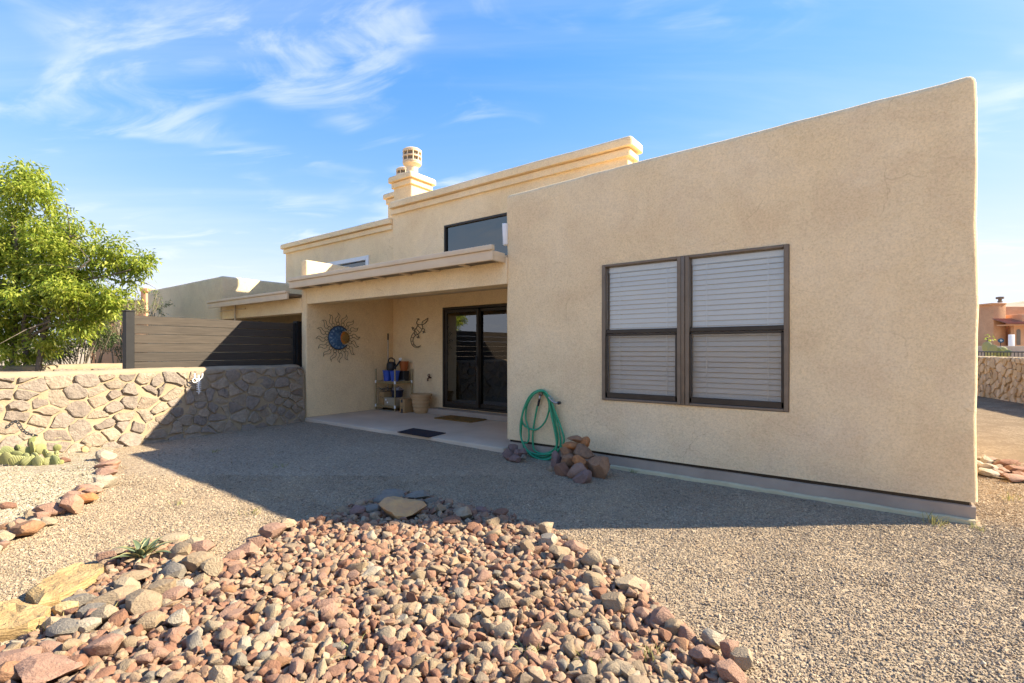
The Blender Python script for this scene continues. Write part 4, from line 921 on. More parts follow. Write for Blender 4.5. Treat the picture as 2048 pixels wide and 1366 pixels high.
for v in bm.verts: v.co.z *= 1; v.co.x *= (.86+.16*v.co.z); v.co *= 1+.03*noise.noise(v.co*2)
padme = bpy.data.meshes.new('pad'); bm.to_mesh(padme); bm.free(); padme.shade_smooth(); padme.materials.append(M['pad'])
PADS = [(50, 145, 125, 115), (215, 105, 105, 75), (225, 158, 125, 55), (35, 245, 85, 85), (335, 210, 45, 85), (340, 300, 115, 115), (425, 305, 85, 85), (195, 300, 60, 70), (270, 335, 105, 85), (50, 350, 135, 115), (180, 385, 125, 95), (265, 405, 95, 90), (365, 395, 120, 85), (480, 352, 95, 75), (520, 392, 90, 80), (600, 295, 62, 65), (590, 362, 75, 60), (60, 455, 125, 125), (125, 458, 60, 95), (200, 492, 155, 100), (300, 497, 115, 92), (395, 500, 118, 96), (350, 440, 45, 95), (510, 482, 98, 75), (580, 468, 92, 92), (575, 402, 38, 65), (465, 447, 48, 55), (635, 482, 55, 45), (110, 250, 80, 60), (-30, 300, 120, 110), (-50, 430, 140, 120), (-40, 180, 110, 100)]
pc = G(60, 930); PP = thing('prickly_pear', (pc.x, pc.y, .03), 'prickly pear cactus with many small pale green pads', 'cactus')
for i, (x, y, w_, h_) in enumerate(PADS):
    px, py = cb(x, y); base = depth(G(60, 938)); d = base+(545-y-h_/2)/500*.75+.05
    p = PD(px, py, d); k = d/FPX/5.25/2; o = bpy.data.objects.new('pad', padme); COL.objects.link(o); o.parent = PP
    p.z = max(p.z, .03+h_*k*.7); o.location = p-Vector(PP.location); thin = min(w_, h_)/max(w_, h_)
    o.scale = (max(w_, h_*.55)*k*1.3, .024, h_*k*1.35); o.rotation_euler = (random.uniform(-.35, .25), random.uniform(-.4, .4), YAW+random.uniform(-.6, .6))
# black chain on the wall behind the cactus
ch = thing('chain', tuple(PX(40, 862, -8.0)), 'short black iron chain hanging by the wall above the cactus', 'chain')
prev = None; cpts = catmull([PX(cb(60, 85)[0], cb(60, 85)[1], -7.85), PX(*cb(110, 45), -7.85), PX(*cb(175, 15), -7.85), PX(*cb(230, 100), -7.8), PX(*cb(300, 145), -7.75), PX(*cb(390, 165), -7.75)], 3)
for i in range(len(cpts)-1):
    a, b = cpts[i], cpts[i+1]; dd = (b-a).normalized(); sd_ = dd.cross(Vector((1, 0, 0)) if i % 2 else Vector((.3, 0, 1))).normalized(); L_ = (b-a).length*.72
    tube('link', [a.lerp(b, .5)+dd*L_*math.cos(2*PI*k/12)+sd_*.014*math.sin(2*PI*k/12) for k in range(12)], .005, 'black', ch, 6, True)
# agave
ac = G(285, 1128); az = float(mound(np.array([(ac.x, ac.y)]))[0]); AG = thing('agave', (ac.x, ac.y, az), 'small variegated agave with yellow-edged leaves among the cobbles', 'agave')
M['agave'] = simple('agave_green', (.075, .105, .05), (.12, .15, .085), 5, .5, stretch=(1, 1, .3)); M['agave_edge'] = simple('agave_edge', (.34, .29, .10), (.40, .34, .15), 9, .5)
for i in range(17):
    a = i*2.39996; el = R(84-i*3.3); L_ = .125+.045*min(1, i/9)*random.uniform(.8, 1.1); wd = .021
    d_ = Vector((math.cos(a), math.sin(a), 0)); s_ = Vector((-d_.y, d_.x, 0)); bm = bmesh.new(); rows = []
    for j in range(9):
        t = j/8; e = el*(1-.15*t)-t*t*.25; c = d_*(.012+L_*t*math.cos(e))+Vector((0, 0, .01+L_*t*math.sin(e)-.00))
        ww = wd*(.75+.9*t-1.65*t**2.6 if t < 1 else 0)+.0006; nn = (s_.cross(d_*math.cos(e)+Vector((0, 0, math.sin(e))))).normalized()
        if nn.z < 0: nn = -nn
        rows.append([bm.verts.new(Vector((ac.x, ac.y, az))+c+s_*ww*q+nn*abs(q)**2*ww*.55) for q in (-1, -.84, 0, .84, 1)])
    for A, B in zip(rows, rows[1:]):
        for k in range(4): f = bm.faces.new((A[k], A[k+1], B[k+1], B[k])); f.material_index = 1 if k in (0, 3) else 0
    bmfin('leaf', bm, ['agave', 'agave_edge'], AG, smooth=180)
# ---- trees and bushes
def leafcloud(bm, centers, count, L_, W_, rg, droop=.3):
    for (c, r_) in centers:
        n = int(count*(r_.x*r_.y*r_.z)**(1/1.5)) if hasattr(r_, 'x') else count
        for _ in range(n):
            v = Vector((rg.gauss(0, 1), rg.gauss(0, 1), rg.gauss(0, 1))).normalized()*rg.random()**.42
            p = c+Vector((v.x*r_.x, v.y*r_.y, v.z*r_.z))
            ax = (Vector((v.x, v.y, v.z*.6))+Vector((rg.gauss(0, .5), rg.gauss(0, .5), rg.gauss(0, .35)-droop))).normalized()
            for k in range(5):                     # a spray of leaflets
                sd_ = ax.orthogonal().normalized(); sd_.rotate(Matrix.Rotation(rg.uniform(0, 6.28), 3, ax))
                q = p+ax*L_*.55*(k-1.5); dd = (ax*.75+sd_*.8+Vector((0, 0, -.2))).normalized()
                nn = dd.cross(Vector((rg.gauss(0, .6), rg.gauss(0, .6), 1))).normalized()*W_; l = L_*rg.uniform(.7, 1.2)
                a = bm.verts.new(q); b = bm.verts.new(q+dd*l*.45+nn); e = bm.verts.new(q+dd*l+Vector((0, 0, -.15*l))); f = bm.verts.new(q+dd*l*.45-nn)
                bm.faces.new((a, b, e, f))
M['leaf'] = leafmat('ash_leaf', [(0, (.13, .20, .025)), (.3, (.27, .35, .04)), (.7, (.42, .47, .06)), (1, (.56, .56, .11))], .5)
M['leaf_dull'] = leafmat('shrub_leaf', [(0, (.12, .15, .05)), (.5, (.20, .22, .08)), (1, (.32, .31, .15))], .3)
M['leaf_dark'] = leafmat('dark_shrub_leaf', [(0, (.05, .085, .025)), (.5, (.09, .13, .04)), (1, (.17, .20, .07))], .3)
M['bark'] = simple('bark', (.20, .165, .13), (.12, .095, .075), 14, .9, .8, 40, .02); M['twig'] = simple('pale_twig', (.36, .30, .22), (.27, .22, .16), 14, .9)
def tree(loc, lobes, label, stems, leaf, dep, count, L_, W_, seed, extra=True, name='tree', cat='tree'):
    rg = random.Random(seed); T = thing(name, tuple(loc), label, cat)
    cs = []
    for (px, py, rx, rz_) in lobes:
        c = PD(px, py, dep); k = dep/FPX; base = Vector((rx*k, rx*k*.85, rz_*k)); c += Vector((FW[0], FW[1], 0))*rg.uniform(-.3, .3)*base.x
        for _ in range(7):                         # each lobe breaks up into clumps
            v = Vector((rg.gauss(0, 1), rg.gauss(0, 1), rg.gauss(0, 1))).normalized()*rg.uniform(.45, .95)
            cs.append((c+Vector((v.x*base.x, v.y*base.y, v.z*base.z)), base*rg.uniform(.28, .5)))
    bm = bmesh.new(); leafcloud(bm, cs, count, L_, W_, rg); bmfin('crown', bm, leaf, T)
    for si, (spx, tops) in enumerate(stems):
        b = Vector((PD(spx, 720, dep).x, PD(spx, 720, dep).y, loc[2])); mid = None
        p1 = PD(*tops[0], dep); path = catmull([b-Vector((0, 0, .1)), b.lerp(p1, .35)+Vector((rg.uniform(-.06, .06), rg.uniform(-.06, .06), 0)), b.lerp(p1, .7)+Vector((rg.uniform(-.08, .08), rg.uniform(-.08, .08), 0)), p1], 5)
        n = len(path); tube('trunk', path, [.05*(1-.8*i/n)+.008 for i in range(n)], 'bark', T, 9)
        bm = bmesh.new()
        for tp in tops[1:]:
            s = path[rg.randrange(n//3, n-2)]; e = PD(*tp, dep+rg.uniform(-.5, .5)); q = catmull([s, s.lerp(e, .4)+Vector((0, 0, .1)), s.lerp(e, .75)+Vector((rg.uniform(-.1, .1), rg.uniform(-.1, .1), rg.uniform(-.05, .1))), e], 4)
            tube_into(bm, q, [.028*(1-.85*i/len(q))+.004 for i in range(len(q))], 6)
            for _ in range(5):
                s2 = q[rg.randrange(4, len(q))]; e2 = s2+Vector((rg.gauss(0, .3), rg.gauss(0, .3), rg.gauss(.15, .25))); tube_into(bm, [s2, s2.lerp(e2, .5)+Vector((0, 0, .03)), e2], [.008, .006, .003], 5)
        if len(bm.verts): bmfin('branch', bm, 'bark', T, smooth=60)
        else: bm.free()
    return T
tb = PD(40, 745, 9.2); tb.z = 0
tree(tb, [(30, 395, 80, 60), (40, 480, 110, 75), (130, 510, 75, 65), (240, 535, 58, 48), (75, 575, 110, 60), (190, 565, 75, 45), (20, 650, 75, 55), (110, 660, 85, 42), (-70, 450, 90, 90), (-90, 580, 100, 80), (-160, 520, 90, 90), (180, 615, 60, 30), (90, 440, 40, 60), (0, 540, 100, 60), (70, 620, 110, 50), (20, 350, 60, 30), (270, 520, 35, 35), (0, 700, 60, 30), (60, 690, 70, 30), (130, 600, 90, 50), (215, 590, 60, 40), (200, 520, 50, 40), (165, 470, 40, 40), (-20, 620, 80, 60)],
     'bright green ash tree rising behind the stone wall', [(15, [(30, 420), (-70, 500), (80, 480), (-60, 420), (20, 360)]), (62, [(110, 520), (260, 540), (200, 600), (150, 470), (280, 560), (180, 520)]), (30, [(70, 560), (160, 640), (100, 640), (0, 640)])], 'leaf', 9.2, 950, .095, .017, 4)
sb = PD(170, 730, 11.5); sb.z = 0
def shrub(px, lobes, dep, label, leaf, count, seed, stems=12, L_=.07, W_=.011):
    rg = random.Random(seed); b = PD(px, 730, dep); b.z = 0; T = thing('shrub', tuple(b), label, 'shrub'); cs = []
    for (x, y, rx, rz_) in lobes:
        c = PD(x, y, dep); k = dep/FPX; base = Vector((rx*k, rx*k, rz_*k))
        for _ in range(6):
            v = Vector((rg.gauss(0, 1), rg.gauss(0, 1), rg.gauss(0, 1))).normalized()*rg.uniform(.4, .95); cs.append((c+Vector((v.x*base.x, v.y*base.y, v.z*base.z)), base*rg.uniform(.3, .5)))
    bm = bmesh.new(); leafcloud(bm, cs, count, L_, W_, rg, -.2); bmfin('foliage', bm, leaf, T)
    bm = bmesh.new()
    for _ in range(stems):
        x, y, rx, rz_ = rg.choice(lobes); e = PD(x+rg.uniform(-.8, .8)*rx, y+rg.uniform(-1, .3)*rz_, dep+rg.uniform(-.4, .4)); s = b+Vector((rg.uniform(-.3, .3), rg.uniform(-.3, .3), 0))
        q = catmull([s, s.lerp(e, .5)+Vector((0, 0, .15)), e], 4); tube_into(bm, q, [.014*(1-.8*i/len(q))+.003 for i in range(len(q))], 5)
    bmfin('stem', bm, 'twig', T, smooth=60)
shrub(160, [(110, 690, 50, 40), (165, 680, 50, 45), (60, 700, 50, 35), (200, 640, 40, 40), (10, 700, 40, 35), (210, 690, 30, 40)], 11.5, 'twiggy dark green shrub left of the plank fence', 'leaf_dark', 1300, 31, 34)
shrub(270, [(235, 610, 32, 30), (275, 610, 30, 22), (312, 605, 18, 22), (225, 660, 25, 40)], 12.3, 'airy olive shrub showing above the fence end', 'leaf_dull', 800, 32, 16)

# ================================================================== THINGS BY THE WALLS
# ---- garden hose coiled on its tap
def hp(x, y, off=0.): p = PY(*c7(x, y), WY-.03-off); return p
HS = thing('garden_hose', tuple(hp(560, 935)), 'green garden hose coiled on the wall tap beside the patio', 'hose')
M['hose'] = simple('hose_green', (.02, .26, .115), (.035, .33, .16), 30, .38, spec=.5)
path = []
loops = [[(500, 372), (478, 480), (455, 620), (450, 750), (470, 845), (560, 878), (660, 845), (705, 760), (690, 620), (655, 440), (600, 290), (525, 228)],
         [(420, 290), (345, 440), (330, 600), (335, 740), (420, 870), (560, 915), (670, 860), (712, 740), (690, 590), (650, 400), (590, 262), (510, 212)],
         [(390, 330), (338, 470), (350, 570), (430, 622), (500, 620), (580, 540), (622, 400), (600, 290), (540, 232), (470, 245)],
         [(395, 360), (375, 500), (408, 640), (400, 750), (350, 775), (380, 850), (480, 925), (600, 932), (700, 870), (742, 770), (715, 590), (640, 330), (560, 215)],
         [(440, 250), (365, 380), (322, 560), (325, 700), (370, 820), (470, 880), (600, 885), (720, 840), (778, 740), (745, 600), (690, 455), (630, 300), (560, 222)],
         [(450, 262), (352, 430), (320, 640), (345, 760), (430, 890), (570, 945), (660, 905), (700, 800), (680, 640), (640, 450), (625, 330), (650, 305)]]
cp = []
for li, lp in enumerate(loops):
    for x, y in lp: cp.append(hp(x, y, .004+.012*li+.004*random.random()))
tube('hose', catmull(cp, 6), .0115, 'hose', HS, 8)
tube('coupling', [hp(505, 378, .01), hp(512, 340, .012), hp(522, 300, .014)], [.014, .015, .015], 'black', HS, 10)
M['chrome'] = simple('dull_metal', (.42, .40, .37), (.34, .32, .30), 20, .4, metal=.9)
nz = thing('hose_nozzle', tuple(hp(680, 330, .06)), 'metal spray nozzle hanging on the end of the green hose', 'nozzle')
tube('barrel', [hp(615, 285, .08), hp(655, 330, .085), hp(690, 348, .085), hp(718, 347, .085)], [.010, .012, .011, .013], 'chrome', nz, 10)
tube('tip', [hp(716, 347, .085), hp(738, 345, .085)], [.020, .018], 'black', nz, 12); tube('lever', [hp(630, 268, .085), hp(660, 300, .09), hp(688, 342, .09)], .005, 'chrome', nz, 6)
tp = thing('tap', tuple(hp(525, 265)), 'brass tap on the stucco wall holding the green hose', 'tap')
tube('spout', [PY(*c7(528, 262), WY+.02), hp(527, 266, .04), hp(524, 285, .05), hp(521, 302, .045)], .014, 'chrome', tp, 10)
tube('wheel', [hp(532, 250, .05)+Vector((.025*math.cos(a*PI/6), 0, .025*math.sin(a*PI/6))) for a in range(12)], .006, colmat('tap_red', (.20, .10, .07)), tp, 6, True)
# ---- patio tap
pt = PY(862, 757, PW); pt_ = thing('tap', tuple(pt), 'rusty brown tap on the patio back wall', 'tap'); TB = colmat('rust_brown', (.13, .06, .04))
tube('spout', [pt+Vector((0, .02, .02)), pt+Vector((0, -.05, .02)), pt+Vector((-.01, -.08, 0)), pt+Vector((-.01, -.085, -.05))], .017, TB, pt_, 10)
tube('wheel', [pt+Vector((.03*math.cos(a*PI/6), -.06, .065+.03*math.sin(a*PI/6))) for a in range(12)], .008, TB, pt_, 6, True); tube('stem', [pt+Vector((0, -.05, .02)), pt+Vector((0, -.06, .065))], .008, TB, pt_, 6)
# ---- metal sun-and-moon ornament on the party wall
sc_ = PX(676, 675.5, TX0+.02); SUNO = thing('wall_ornament', tuple(sc_), 'round metal sun and moon ornament with wavy wire rays', 'ornament')
XW = TX0+.032
def sp_(a, b, o=0.): return Vector((XW+.012+o, sc_.y+a, sc_.z+b))
M['wire'] = simple('wire_iron', (.10, .065, .04), (.16, .10, .06), 30, .6, metal=.5)
def moonmat():
    m, t, bs, L = newmat('moon_enamel'); n = tex(t, L, 26, 5, .7, .5); r = ramp(t, [(.3, (.02, .05, .12)), (.5, (.045, .13, .28)), (.68, (.16, .27, .38)), (.8, (.35, .42, .45))]); L(n.outputs[0], r.inputs[0]); L(r.outputs[0], bs.inputs['Base Color']); bs.inputs['Roughness'].default_value = .4; bs.inputs['Metallic'].default_value = .3
    bump(t, L, bs, n.outputs[0], .6, .01); return m
M['moon'] = moonmat(); M['sunface'] = simple('sun_enamel', (.55, .13, .02), (.60, .33, .06), 22, .45, .4, 60, .006, metal=.3); M['petal'] = simple('petal_blue', (.28, .40, .52), (.16, .27, .42), 30, .45, metal=.3); M['gold'] = simple('old_gold', (.42, .27, .09), (.28, .17, .05), 26, .5, .4, 60, .006, metal=.4)
def dome(name, ca, cb_, rad, h, m, off, n=40, rings=6, cutc=None, cutr=0):
    bm = bmesh.new(); rows = []
    for j in range(rings+1):
        rr = rad*j/rings; hh = h*math.cos(j/rings*PI/2)
        rows.append([bm.verts.new(sp_(ca+rr*math.cos(2*PI*k/n), cb_+rr*math.sin(2*PI*k/n), off+hh)) for k in range(n)])
    for A, B in zip(rows, rows[1:]):
        for k in range(n): bm.faces.new((A[k], A[(k+1) % n], B[(k+1) % n], B[k]))
    bmesh.ops.remove_doubles(bm, verts=bm.verts, dist=1e-5)
    if cutc:
        kill = [f for f in bm.faces if math.hypot(f.calc_center_median().y-sc_.y-cutc[0], f.calc_center_median().z-sc_.z-cutc[1]) < cutr]; bmesh.ops.delete(bm, geom=kill, context='FACES')
    return bmfin(name, bm, m, SUNO, smooth=60)
RM = .235
dome('moon_face', 0, 0, RM, .045, 'moon', .004, 64, 14, (.16, 0), .15); dome('sun_face', .13, 0, .125, .03, 'gold', .002, 32, 5); 
bm = bmesh.new()                                            # glowing-orange inner rim of the sun
for k in range(15):
    a0, a1 = R(95+k*11.3), R(95+(k+1)*11.3); q = [sp_(.13+r_*math.cos(a), r_*math.sin(a), .035) for r_, a in ((.075, a0), (.128, a0), (.128, a1), (.075, a1))]; bm.faces.new([bm.verts.new(p) for p in q])
bmesh.ops.remove_doubles(bm, verts=bm.verts, dist=1e-4); bmfin('sun_rim', bm, 'sunface', SUNO)
tube('rim', [sp_(RM*math.cos(a), RM*math.sin(a), .006) for a in np.linspace(R(35), R(325), 60)], .006, 'black', SUNO, 6)
for k in range(13):
    a = R(52+k*256/12); c = (.19*math.cos(a), .19*math.sin(a)); t_ = (math.cos(a), math.sin(a)); n_ = (-t_[1], t_[0]); bm = bmesh.new()
    q = [bm.verts.new(sp_(c[0]+t_[0]*u+n_[0]*v, c[1]+t_[1]*u+n_[1]*v, .034-(.010 if u > 0 else 0))) for u, v in ((-.03, 0), (0, .018), (.032, 0), (0, -.018))]; bm.faces.new(q); bmfin('petal', bm, 'petal', SUNO)
for k in range(9):
    a = R(-70+k*140/8); t_ = (math.cos(a), math.sin(a)); n_ = (-t_[1], t_[0]); bm = bmesh.new(); q = [bm.verts.new(sp_(.13+t_[0]*u+n_[0]*v, t_[1]*u+n_[1]*v, .016)) for u, v in ((.05, -.022), (.115, 0), (.05, .022))]; bm.faces.new(q); bmfin('sun_petal', bm, 'black' if k % 2 else 'gold', SUNO)
for k in range(16):
    a = 2*PI*k/16+R(4); t_ = Vector((math.cos(a), math.sin(a))); n_ = Vector((-t_.y, t_.x)); rc = RM+.042
    bm = bmesh.new(); tube_into(bm, [sp_(t_.x*rc+.036*math.cos(b), t_.y*rc+.036*math.sin(b), .006) for b in np.linspace(0, 2*PI, 15)[:-1]], .0045, 6, True)
    def fl(u, v): q = t_*(rc+u)+n_*v; return sp_(q.x, q.y, .006)
    s = 1 if k % 2 else 1
    tube_into(bm, catmull([fl(.030, .022), fl(.06, .055), fl(.11, .045), fl(.15, .0), fl(.20, -.022*s), fl(.225, -.006)], 5), .0042, 6)
    tube_into(bm, catmull([fl(.034, -.014), fl(.06, -.01), fl(.10, -.022), fl(.14, -.052), fl(.18, -.05), fl(.225, -.006)], 5), .0042, 6)
    bmfin('ray', bm, 'wire', SUNO, smooth=60)
# ---- wire lizard on the back wall
lz = PY(836, 668, PW); LZ = thing('wall_ornament', tuple(lz), 'black wire lizard ornament with curled tail on patio wall', 'ornament')
def lp(x, y, o=.02): return PY(600+x/4.268, 600+y/4.268, PW-o)
def wire(name, pts, rad=.006, n=6): return tube(name, catmull([lp(*p) for p in pts], n), rad, 'black', LZ, 6)
wire('head', [(1040, 212), (1046, 185), (1068, 172), (1092, 156), (1080, 185), (1062, 203), (1042, 212)])
wire('body', [(1040, 212), (1012, 212), (990, 240), (975, 275), (985, 298), (1010, 290), (1035, 262), (1048, 232), (1040, 212)])
for q in ([(1003, 218), (1040, 250)], [(990, 240), (1022, 280)], [(980, 262), (1003, 294)]): wire('rib', q, .005, 2)
wire('tail', [(975, 275), (955, 300), (945, 340), (955, 380), (978, 402), (1005, 406), (1028, 390)]); wire('tail', [(990, 298), (972, 318), (964, 345), (970, 375), (988, 394), (1010, 398), (1028, 390)])
for q in ([(952, 318), (972, 322)], [(947, 352), (966, 352)], [(958, 384), (975, 380)]): wire('rib', q, .005, 2)
wire('leg', [(1018, 212), (1000, 205), (996, 188), (1006, 172)]); wire('leg', [(1046, 240), (1062, 252), (1062, 268), (1048, 284)]); wire('leg', [(985, 250), (966, 258), (960, 245), (970, 236)]); wire('leg', [(1000, 296), (1012, 302), (1010, 318), (1004, 326)])
for cx, cy, s in ((1008, 168, 1), (1056, 276, 1), (962, 243, 1), (1006, 322, 1)):
    for a in (-60, -10, 40, 95): wire('toe', [(cx, cy), (cx+14*math.sin(R(a)), cy-14*math.cos(R(a)))], .0055, 2)
# ---- white ornament on the stone wall
wo = PX(398, 765, -8.28); WO = thing('wall_ornament', tuple(wo), 'white spiny lizard-shaped ornament hung on the stone wall', 'ornament')
def wp(x, y, o=0): return PX(x/3.2, 700+y/3.2, fm1(3.0-Y0w, .7, .075).x+o)
wy = [(1272, 160), (1270, 175), (1275, 205), (1270, 235), (1276, 262), (1272, 282)]
tube('spine', catmull([wp(*p) for p in wy], 5), [.016]*14+[.013]*6+[.008]*6, 'white', WO, 8)
tube('horn', catmull([wp(1245, 150), wp(1248, 180), wp(1270, 190), wp(1292, 178), wp(1296, 150)], 4), .012, 'white', WO, 7); tube('loop', [wp(1246+14*math.cos(a*PI/5), 195+14*math.sin(a*PI/5)) for a in range(10)], .008, 'white', WO, 6, True)
for k in range(6):
    y = 202+k*13; tube('spike', [wp(1256, y-3), wp(1272, y+3), wp(1288, y-3)], [.004, .011, .004], 'white', WO, 6)
# ---- metal rack in the corner and what stands on it
rx1, ry0 = -8.03, 6.67; rx0 = TX0+.07; ry1 = PW-.05; RK = thing('shelf_rack', (rx1, ry0, .055), 'brass-coloured metal shelf rack in the patio corner', 'rack')
M['brass'] = simple('brass_post', (.40, .33, .19), (.30, .24, .13), 20, .45, metal=.6); M['shelf'] = simple('shelf_board', (.52, .46, .34), (.42, .36, .26), 8, .7)
for px_, py_ in ((rx0, ry0), (rx1, ry0), (rx0, ry1), (rx1, ry1)):
    tube('post', [(px_, py_, .055), (px_, py_, .93)], .016, 'brass', RK, 8)
    for z in (.15, .655): tube('sleeve', [(px_, py_, z-.03), (px_, py_, z+.03)], .022, 'white', RK, 8)
for z in (.15, .655): box('shelf', rx0+.005, rx1-.005, ry0+.005, ry1-.005, z-.012, z+.012, 'shelf', RK, .003); box('shelf_rail', rx0+.018, rx1-.018, ry0-.006, ry0+.004, z-.03, z+.02, 'brass', RK); box('shelf_rail', rx1-.004, rx1+.006, ry0+.018, ry1-.018, z-.03, z+.02, 'brass', RK)
def bucket(name, c, r0, r1, h, m, label, cat='bucket', wall=.006, seg=28):
    return tag(lathe(name, [(r0*.2, 0), (r0, 0), (r0*.5+r1*.5, h*.5), (r1, h*.93), (r1+.008, h*.94), (r1+.008, h), (r1-wall, h), (r0*.5+r1*.5-wall, h*.5), (r0-wall, .01), (r0*.2, .01)], c, m, None, seg, c), label, cat)
BLUE = simple('blue_plastic', (.035, .085, .42), (.045, .11, .50), 6, .4); rw, rd = rx1-rx0, ry1-ry0
bucket('bucket', (rx0+rw*.30, ry0+.16, .668), .075, .098, .225, BLUE, 'blue plastic bucket on the left of the upper shelf')
bucket('bucket', (rx0+rw*.74, ry0+.13, .668), .072, .105, .225, BLUE, 'blue plastic bucket behind the front post of the rack')
tag(block('storage_bin', rx0+rw*.52, rx1-.03, ry0+.26, ry1-.03, .668, .885, 'black', None, r=.015, step=.5, wob=0, loc=(rx0+rw*.7, ry0+.3, .668)), 'black plastic bin at the back of the upper shelf', 'bin')
wc = Vector((rx0+rw*.50, ry0+.16, .895)); WC = thing('watering_can', tuple(wc), 'black watering can on top of the blue buckets', 'watering can')
lathe('body', [(.05, 0), (.095, .004), (.105, .03), (.10, .13), (.085, .17), (.05, .185)], wc, 'black', WC, 22)
tube('handle', catmull([wc+Vector((-.09, 0, .07)), wc+Vector((-.10, 0, .18)), wc+Vector((-.06, 0, .25)), wc+Vector((.03, 0, .26)), wc+Vector((.11, 0, .215)), wc+Vector((.10, 0, .15))], 4), .014, 'black', WC, 8)
tube('spout', [wc+Vector((.07, 0, .03)), wc+Vector((.16, .04, .13)), wc+Vector((.22, .07, .225))], [.026, .018, .014], 'black', WC, 10); tube('rose', [wc+Vector((.21, .065, .22)), wc+Vector((.235, .045, .245))], [.018, .036], 'white', WC, 14)
OR = simple('terracotta_plastic', (.42, .115, .025), (.34, .09, .02), 6, .5)
bucket('plant_pot', (rx0+rw*.80, ry0+.345, .888), .07, .10, .20, OR, 'orange plastic pot leaning beside the watering can', 'pot')
CARD = simple('cardboard', (.42, .26, .115), (.35, .21, .09), 5, .85); CARD2 = simple('pale_cardboard', (.42, .35, .24), (.36, .30, .20), 5, .85); INK = simple('print_ink', (.03, .03, .032), (.045, .045, .05), 9, .6)
def carton(x0, x1, y0, y1, z0, z1, m, label, deco=None):
    T = thing('cardboard_box', ((x0+x1)/2, (y0+y1)/2, z0), label, 'box'); box('carton', x0, x1, y0, y1, z0, z1, m, T, .004)
    for nm, pts, mm in deco or []:
        bm = bmesh.new(); bm.faces.new([bm.verts.new(p) for p in pts]); bmfin(nm, bm, mm, T)
    return T
def smile(x0, x1, y, z, d=.02, th=.008, n=9):
    bm = []; 
    for k in range(n):
        u0, u1 = k/n, (k+1)/n; f = lambda u: z-d*(1-(2*u-1)**2)
        bm.append(('printed_smile', [(x0+(x1-x0)*u0, y, f(u0)-th/2), (x0+(x1-x0)*u1, y, f(u1)-th/2), (x0+(x1-x0)*u1, y, f(u1)+th/2), (x0+(x1-x0)*u0, y, f(u0)+th/2)], INK))
    bm.append(('printed_arrow', [(x1-.012, y, z-.012), (x1+.012, y, z+.004), (x1+.004, y, z+.018)], INK)); return bm
z0 = .163; xm = rx0+.055
carton(xm, xm+.15, ry0+.04, ry0+.36, z0, z0+.27, CARD, 'brown cardboard box with printed smile on the lower shelf', smile(xm+.02, xm+.12, ry0+.0385, z0+.15, -.02))
x2 = rx0+.235
carton(x2, rx1-.02, ry0+.03, ry0+.24, z0, z0+.165, CARD2, 'pale cardboard box with two white labels on the lower shelf', [('paper_label', [(x2+.06+dx, ry0+.0285, z0+.09+dz), (x2+.10+dx, ry0+.0285, z0+.09+dz), (x2+.10+dx, ry0+.0285, z0+.125+dz), (x2+.06+dx, ry0+.0285, z0+.125+dz)], M['white']) for dx, dz in ((-.02, .01), (.03, -.045))])
fx0 = PD(799, 820, 9.98); fx = fx0.x+.01
deco = smile(fx+.02, fx+.105, fx0.y-.0015, .055+.135, .016, .007)+[('tape', [(fx+.035, fx0.y-.0016, .055+.21), (fx+.085, fx0.y-.0016, .055+.21), (fx+.085, fx0.y-.0016, .055+.275), (fx+.035, fx0.y-.0016, .055+.275)], INK), ('tape', [(fx+.04, fx0.y-.0016, .057), (fx+.09, fx0.y-.0016, .057), (fx+.09, fx0.y-.0016, .055+.09), (fx+.04, fx0.y-.0016, .055+.09)], INK)]
carton(fx, fx+.14, fx0.y, fx0.y+.24, .056, .055+.285, CARD, 'brown cardboard box with black tape and smile on the floor', deco)
TUB = simple('dark_tub', (.012, .016, .04), (.02, .024, .05), 8, .4); tc_ = (rx0+rw*.70, ry0+.22, z0+.17)
bucket('tub', tc_, .11, .13, .15, TUB, 'dark blue tub of crumpled plastic under the upper shelf', 'tub')
bm = bmesh.new(); bmesh.ops.create_icosphere(bm, subdivisions=3, radius=.1)
for v in bm.verts: v.co = Vector((v.co.x*1.05, v.co.y*1.05, v.co.z*.65))*(1+.5*noise.noise(v.co*28))+Vector((tc_[0], tc_[1], tc_[2]+.15))
tag(bmfin('plastic_bag', bm, simple('crumpled_plastic', (.22, .20, .22), (.38, .36, .37), 24, .3), None, (tc_[0], tc_[1], tc_[2]+.1)), 'crumpled clear plastic bag stuffed in the dark tub', 'bag')
rg = random.Random(3); bm = bmesh.new()
for _ in range(36):
    a = Vector((xm+.07, ry0+.18, z0+.28)); s = a+Vector((rg.uniform(-.07, .09), rg.uniform(-.14, .12), rg.uniform(-.01, .06))); e = s+Vector((rg.gauss(0, .09), rg.gauss(0, .07), rg.uniform(-.01, .05))); tube_into(bm, [s, s.lerp(e, .5)+Vector((0, 0, .015)), e], .0035, 4)
tag(bmfin('twigs', bm, 'bark', None, (xm+.07, ry0+.18, z0+.27)), 'tangle of dry twigs lying on the shelf boxes', 'twigs', kind='stuff')
bm = bmesh.new()
for _ in range(22):
    a = Vector((rx1-.11, ry0+.16, .672)); s = a+Vector((rg.uniform(-.05, .1), rg.uniform(-.1, .2), rg.uniform(0, .02))); e = s+Vector((rg.gauss(0, .05), rg.gauss(0, .05), rg.uniform(0, .012))); tube_into(bm, [s, e], .005, 4)
tag(bmfin('rope', bm, simple('rope_fibre', (.45, .40, .32)), None, (rx1-.1, ry0+.2, .67)), 'loose pale rope ends lying beside the black bin', 'rope')
bt = PX(776, 667, TX0+.10); BR = thing('broom', (bt.x, bt.y, .055), 'broom with black grip standing in the patio corner', 'broom')
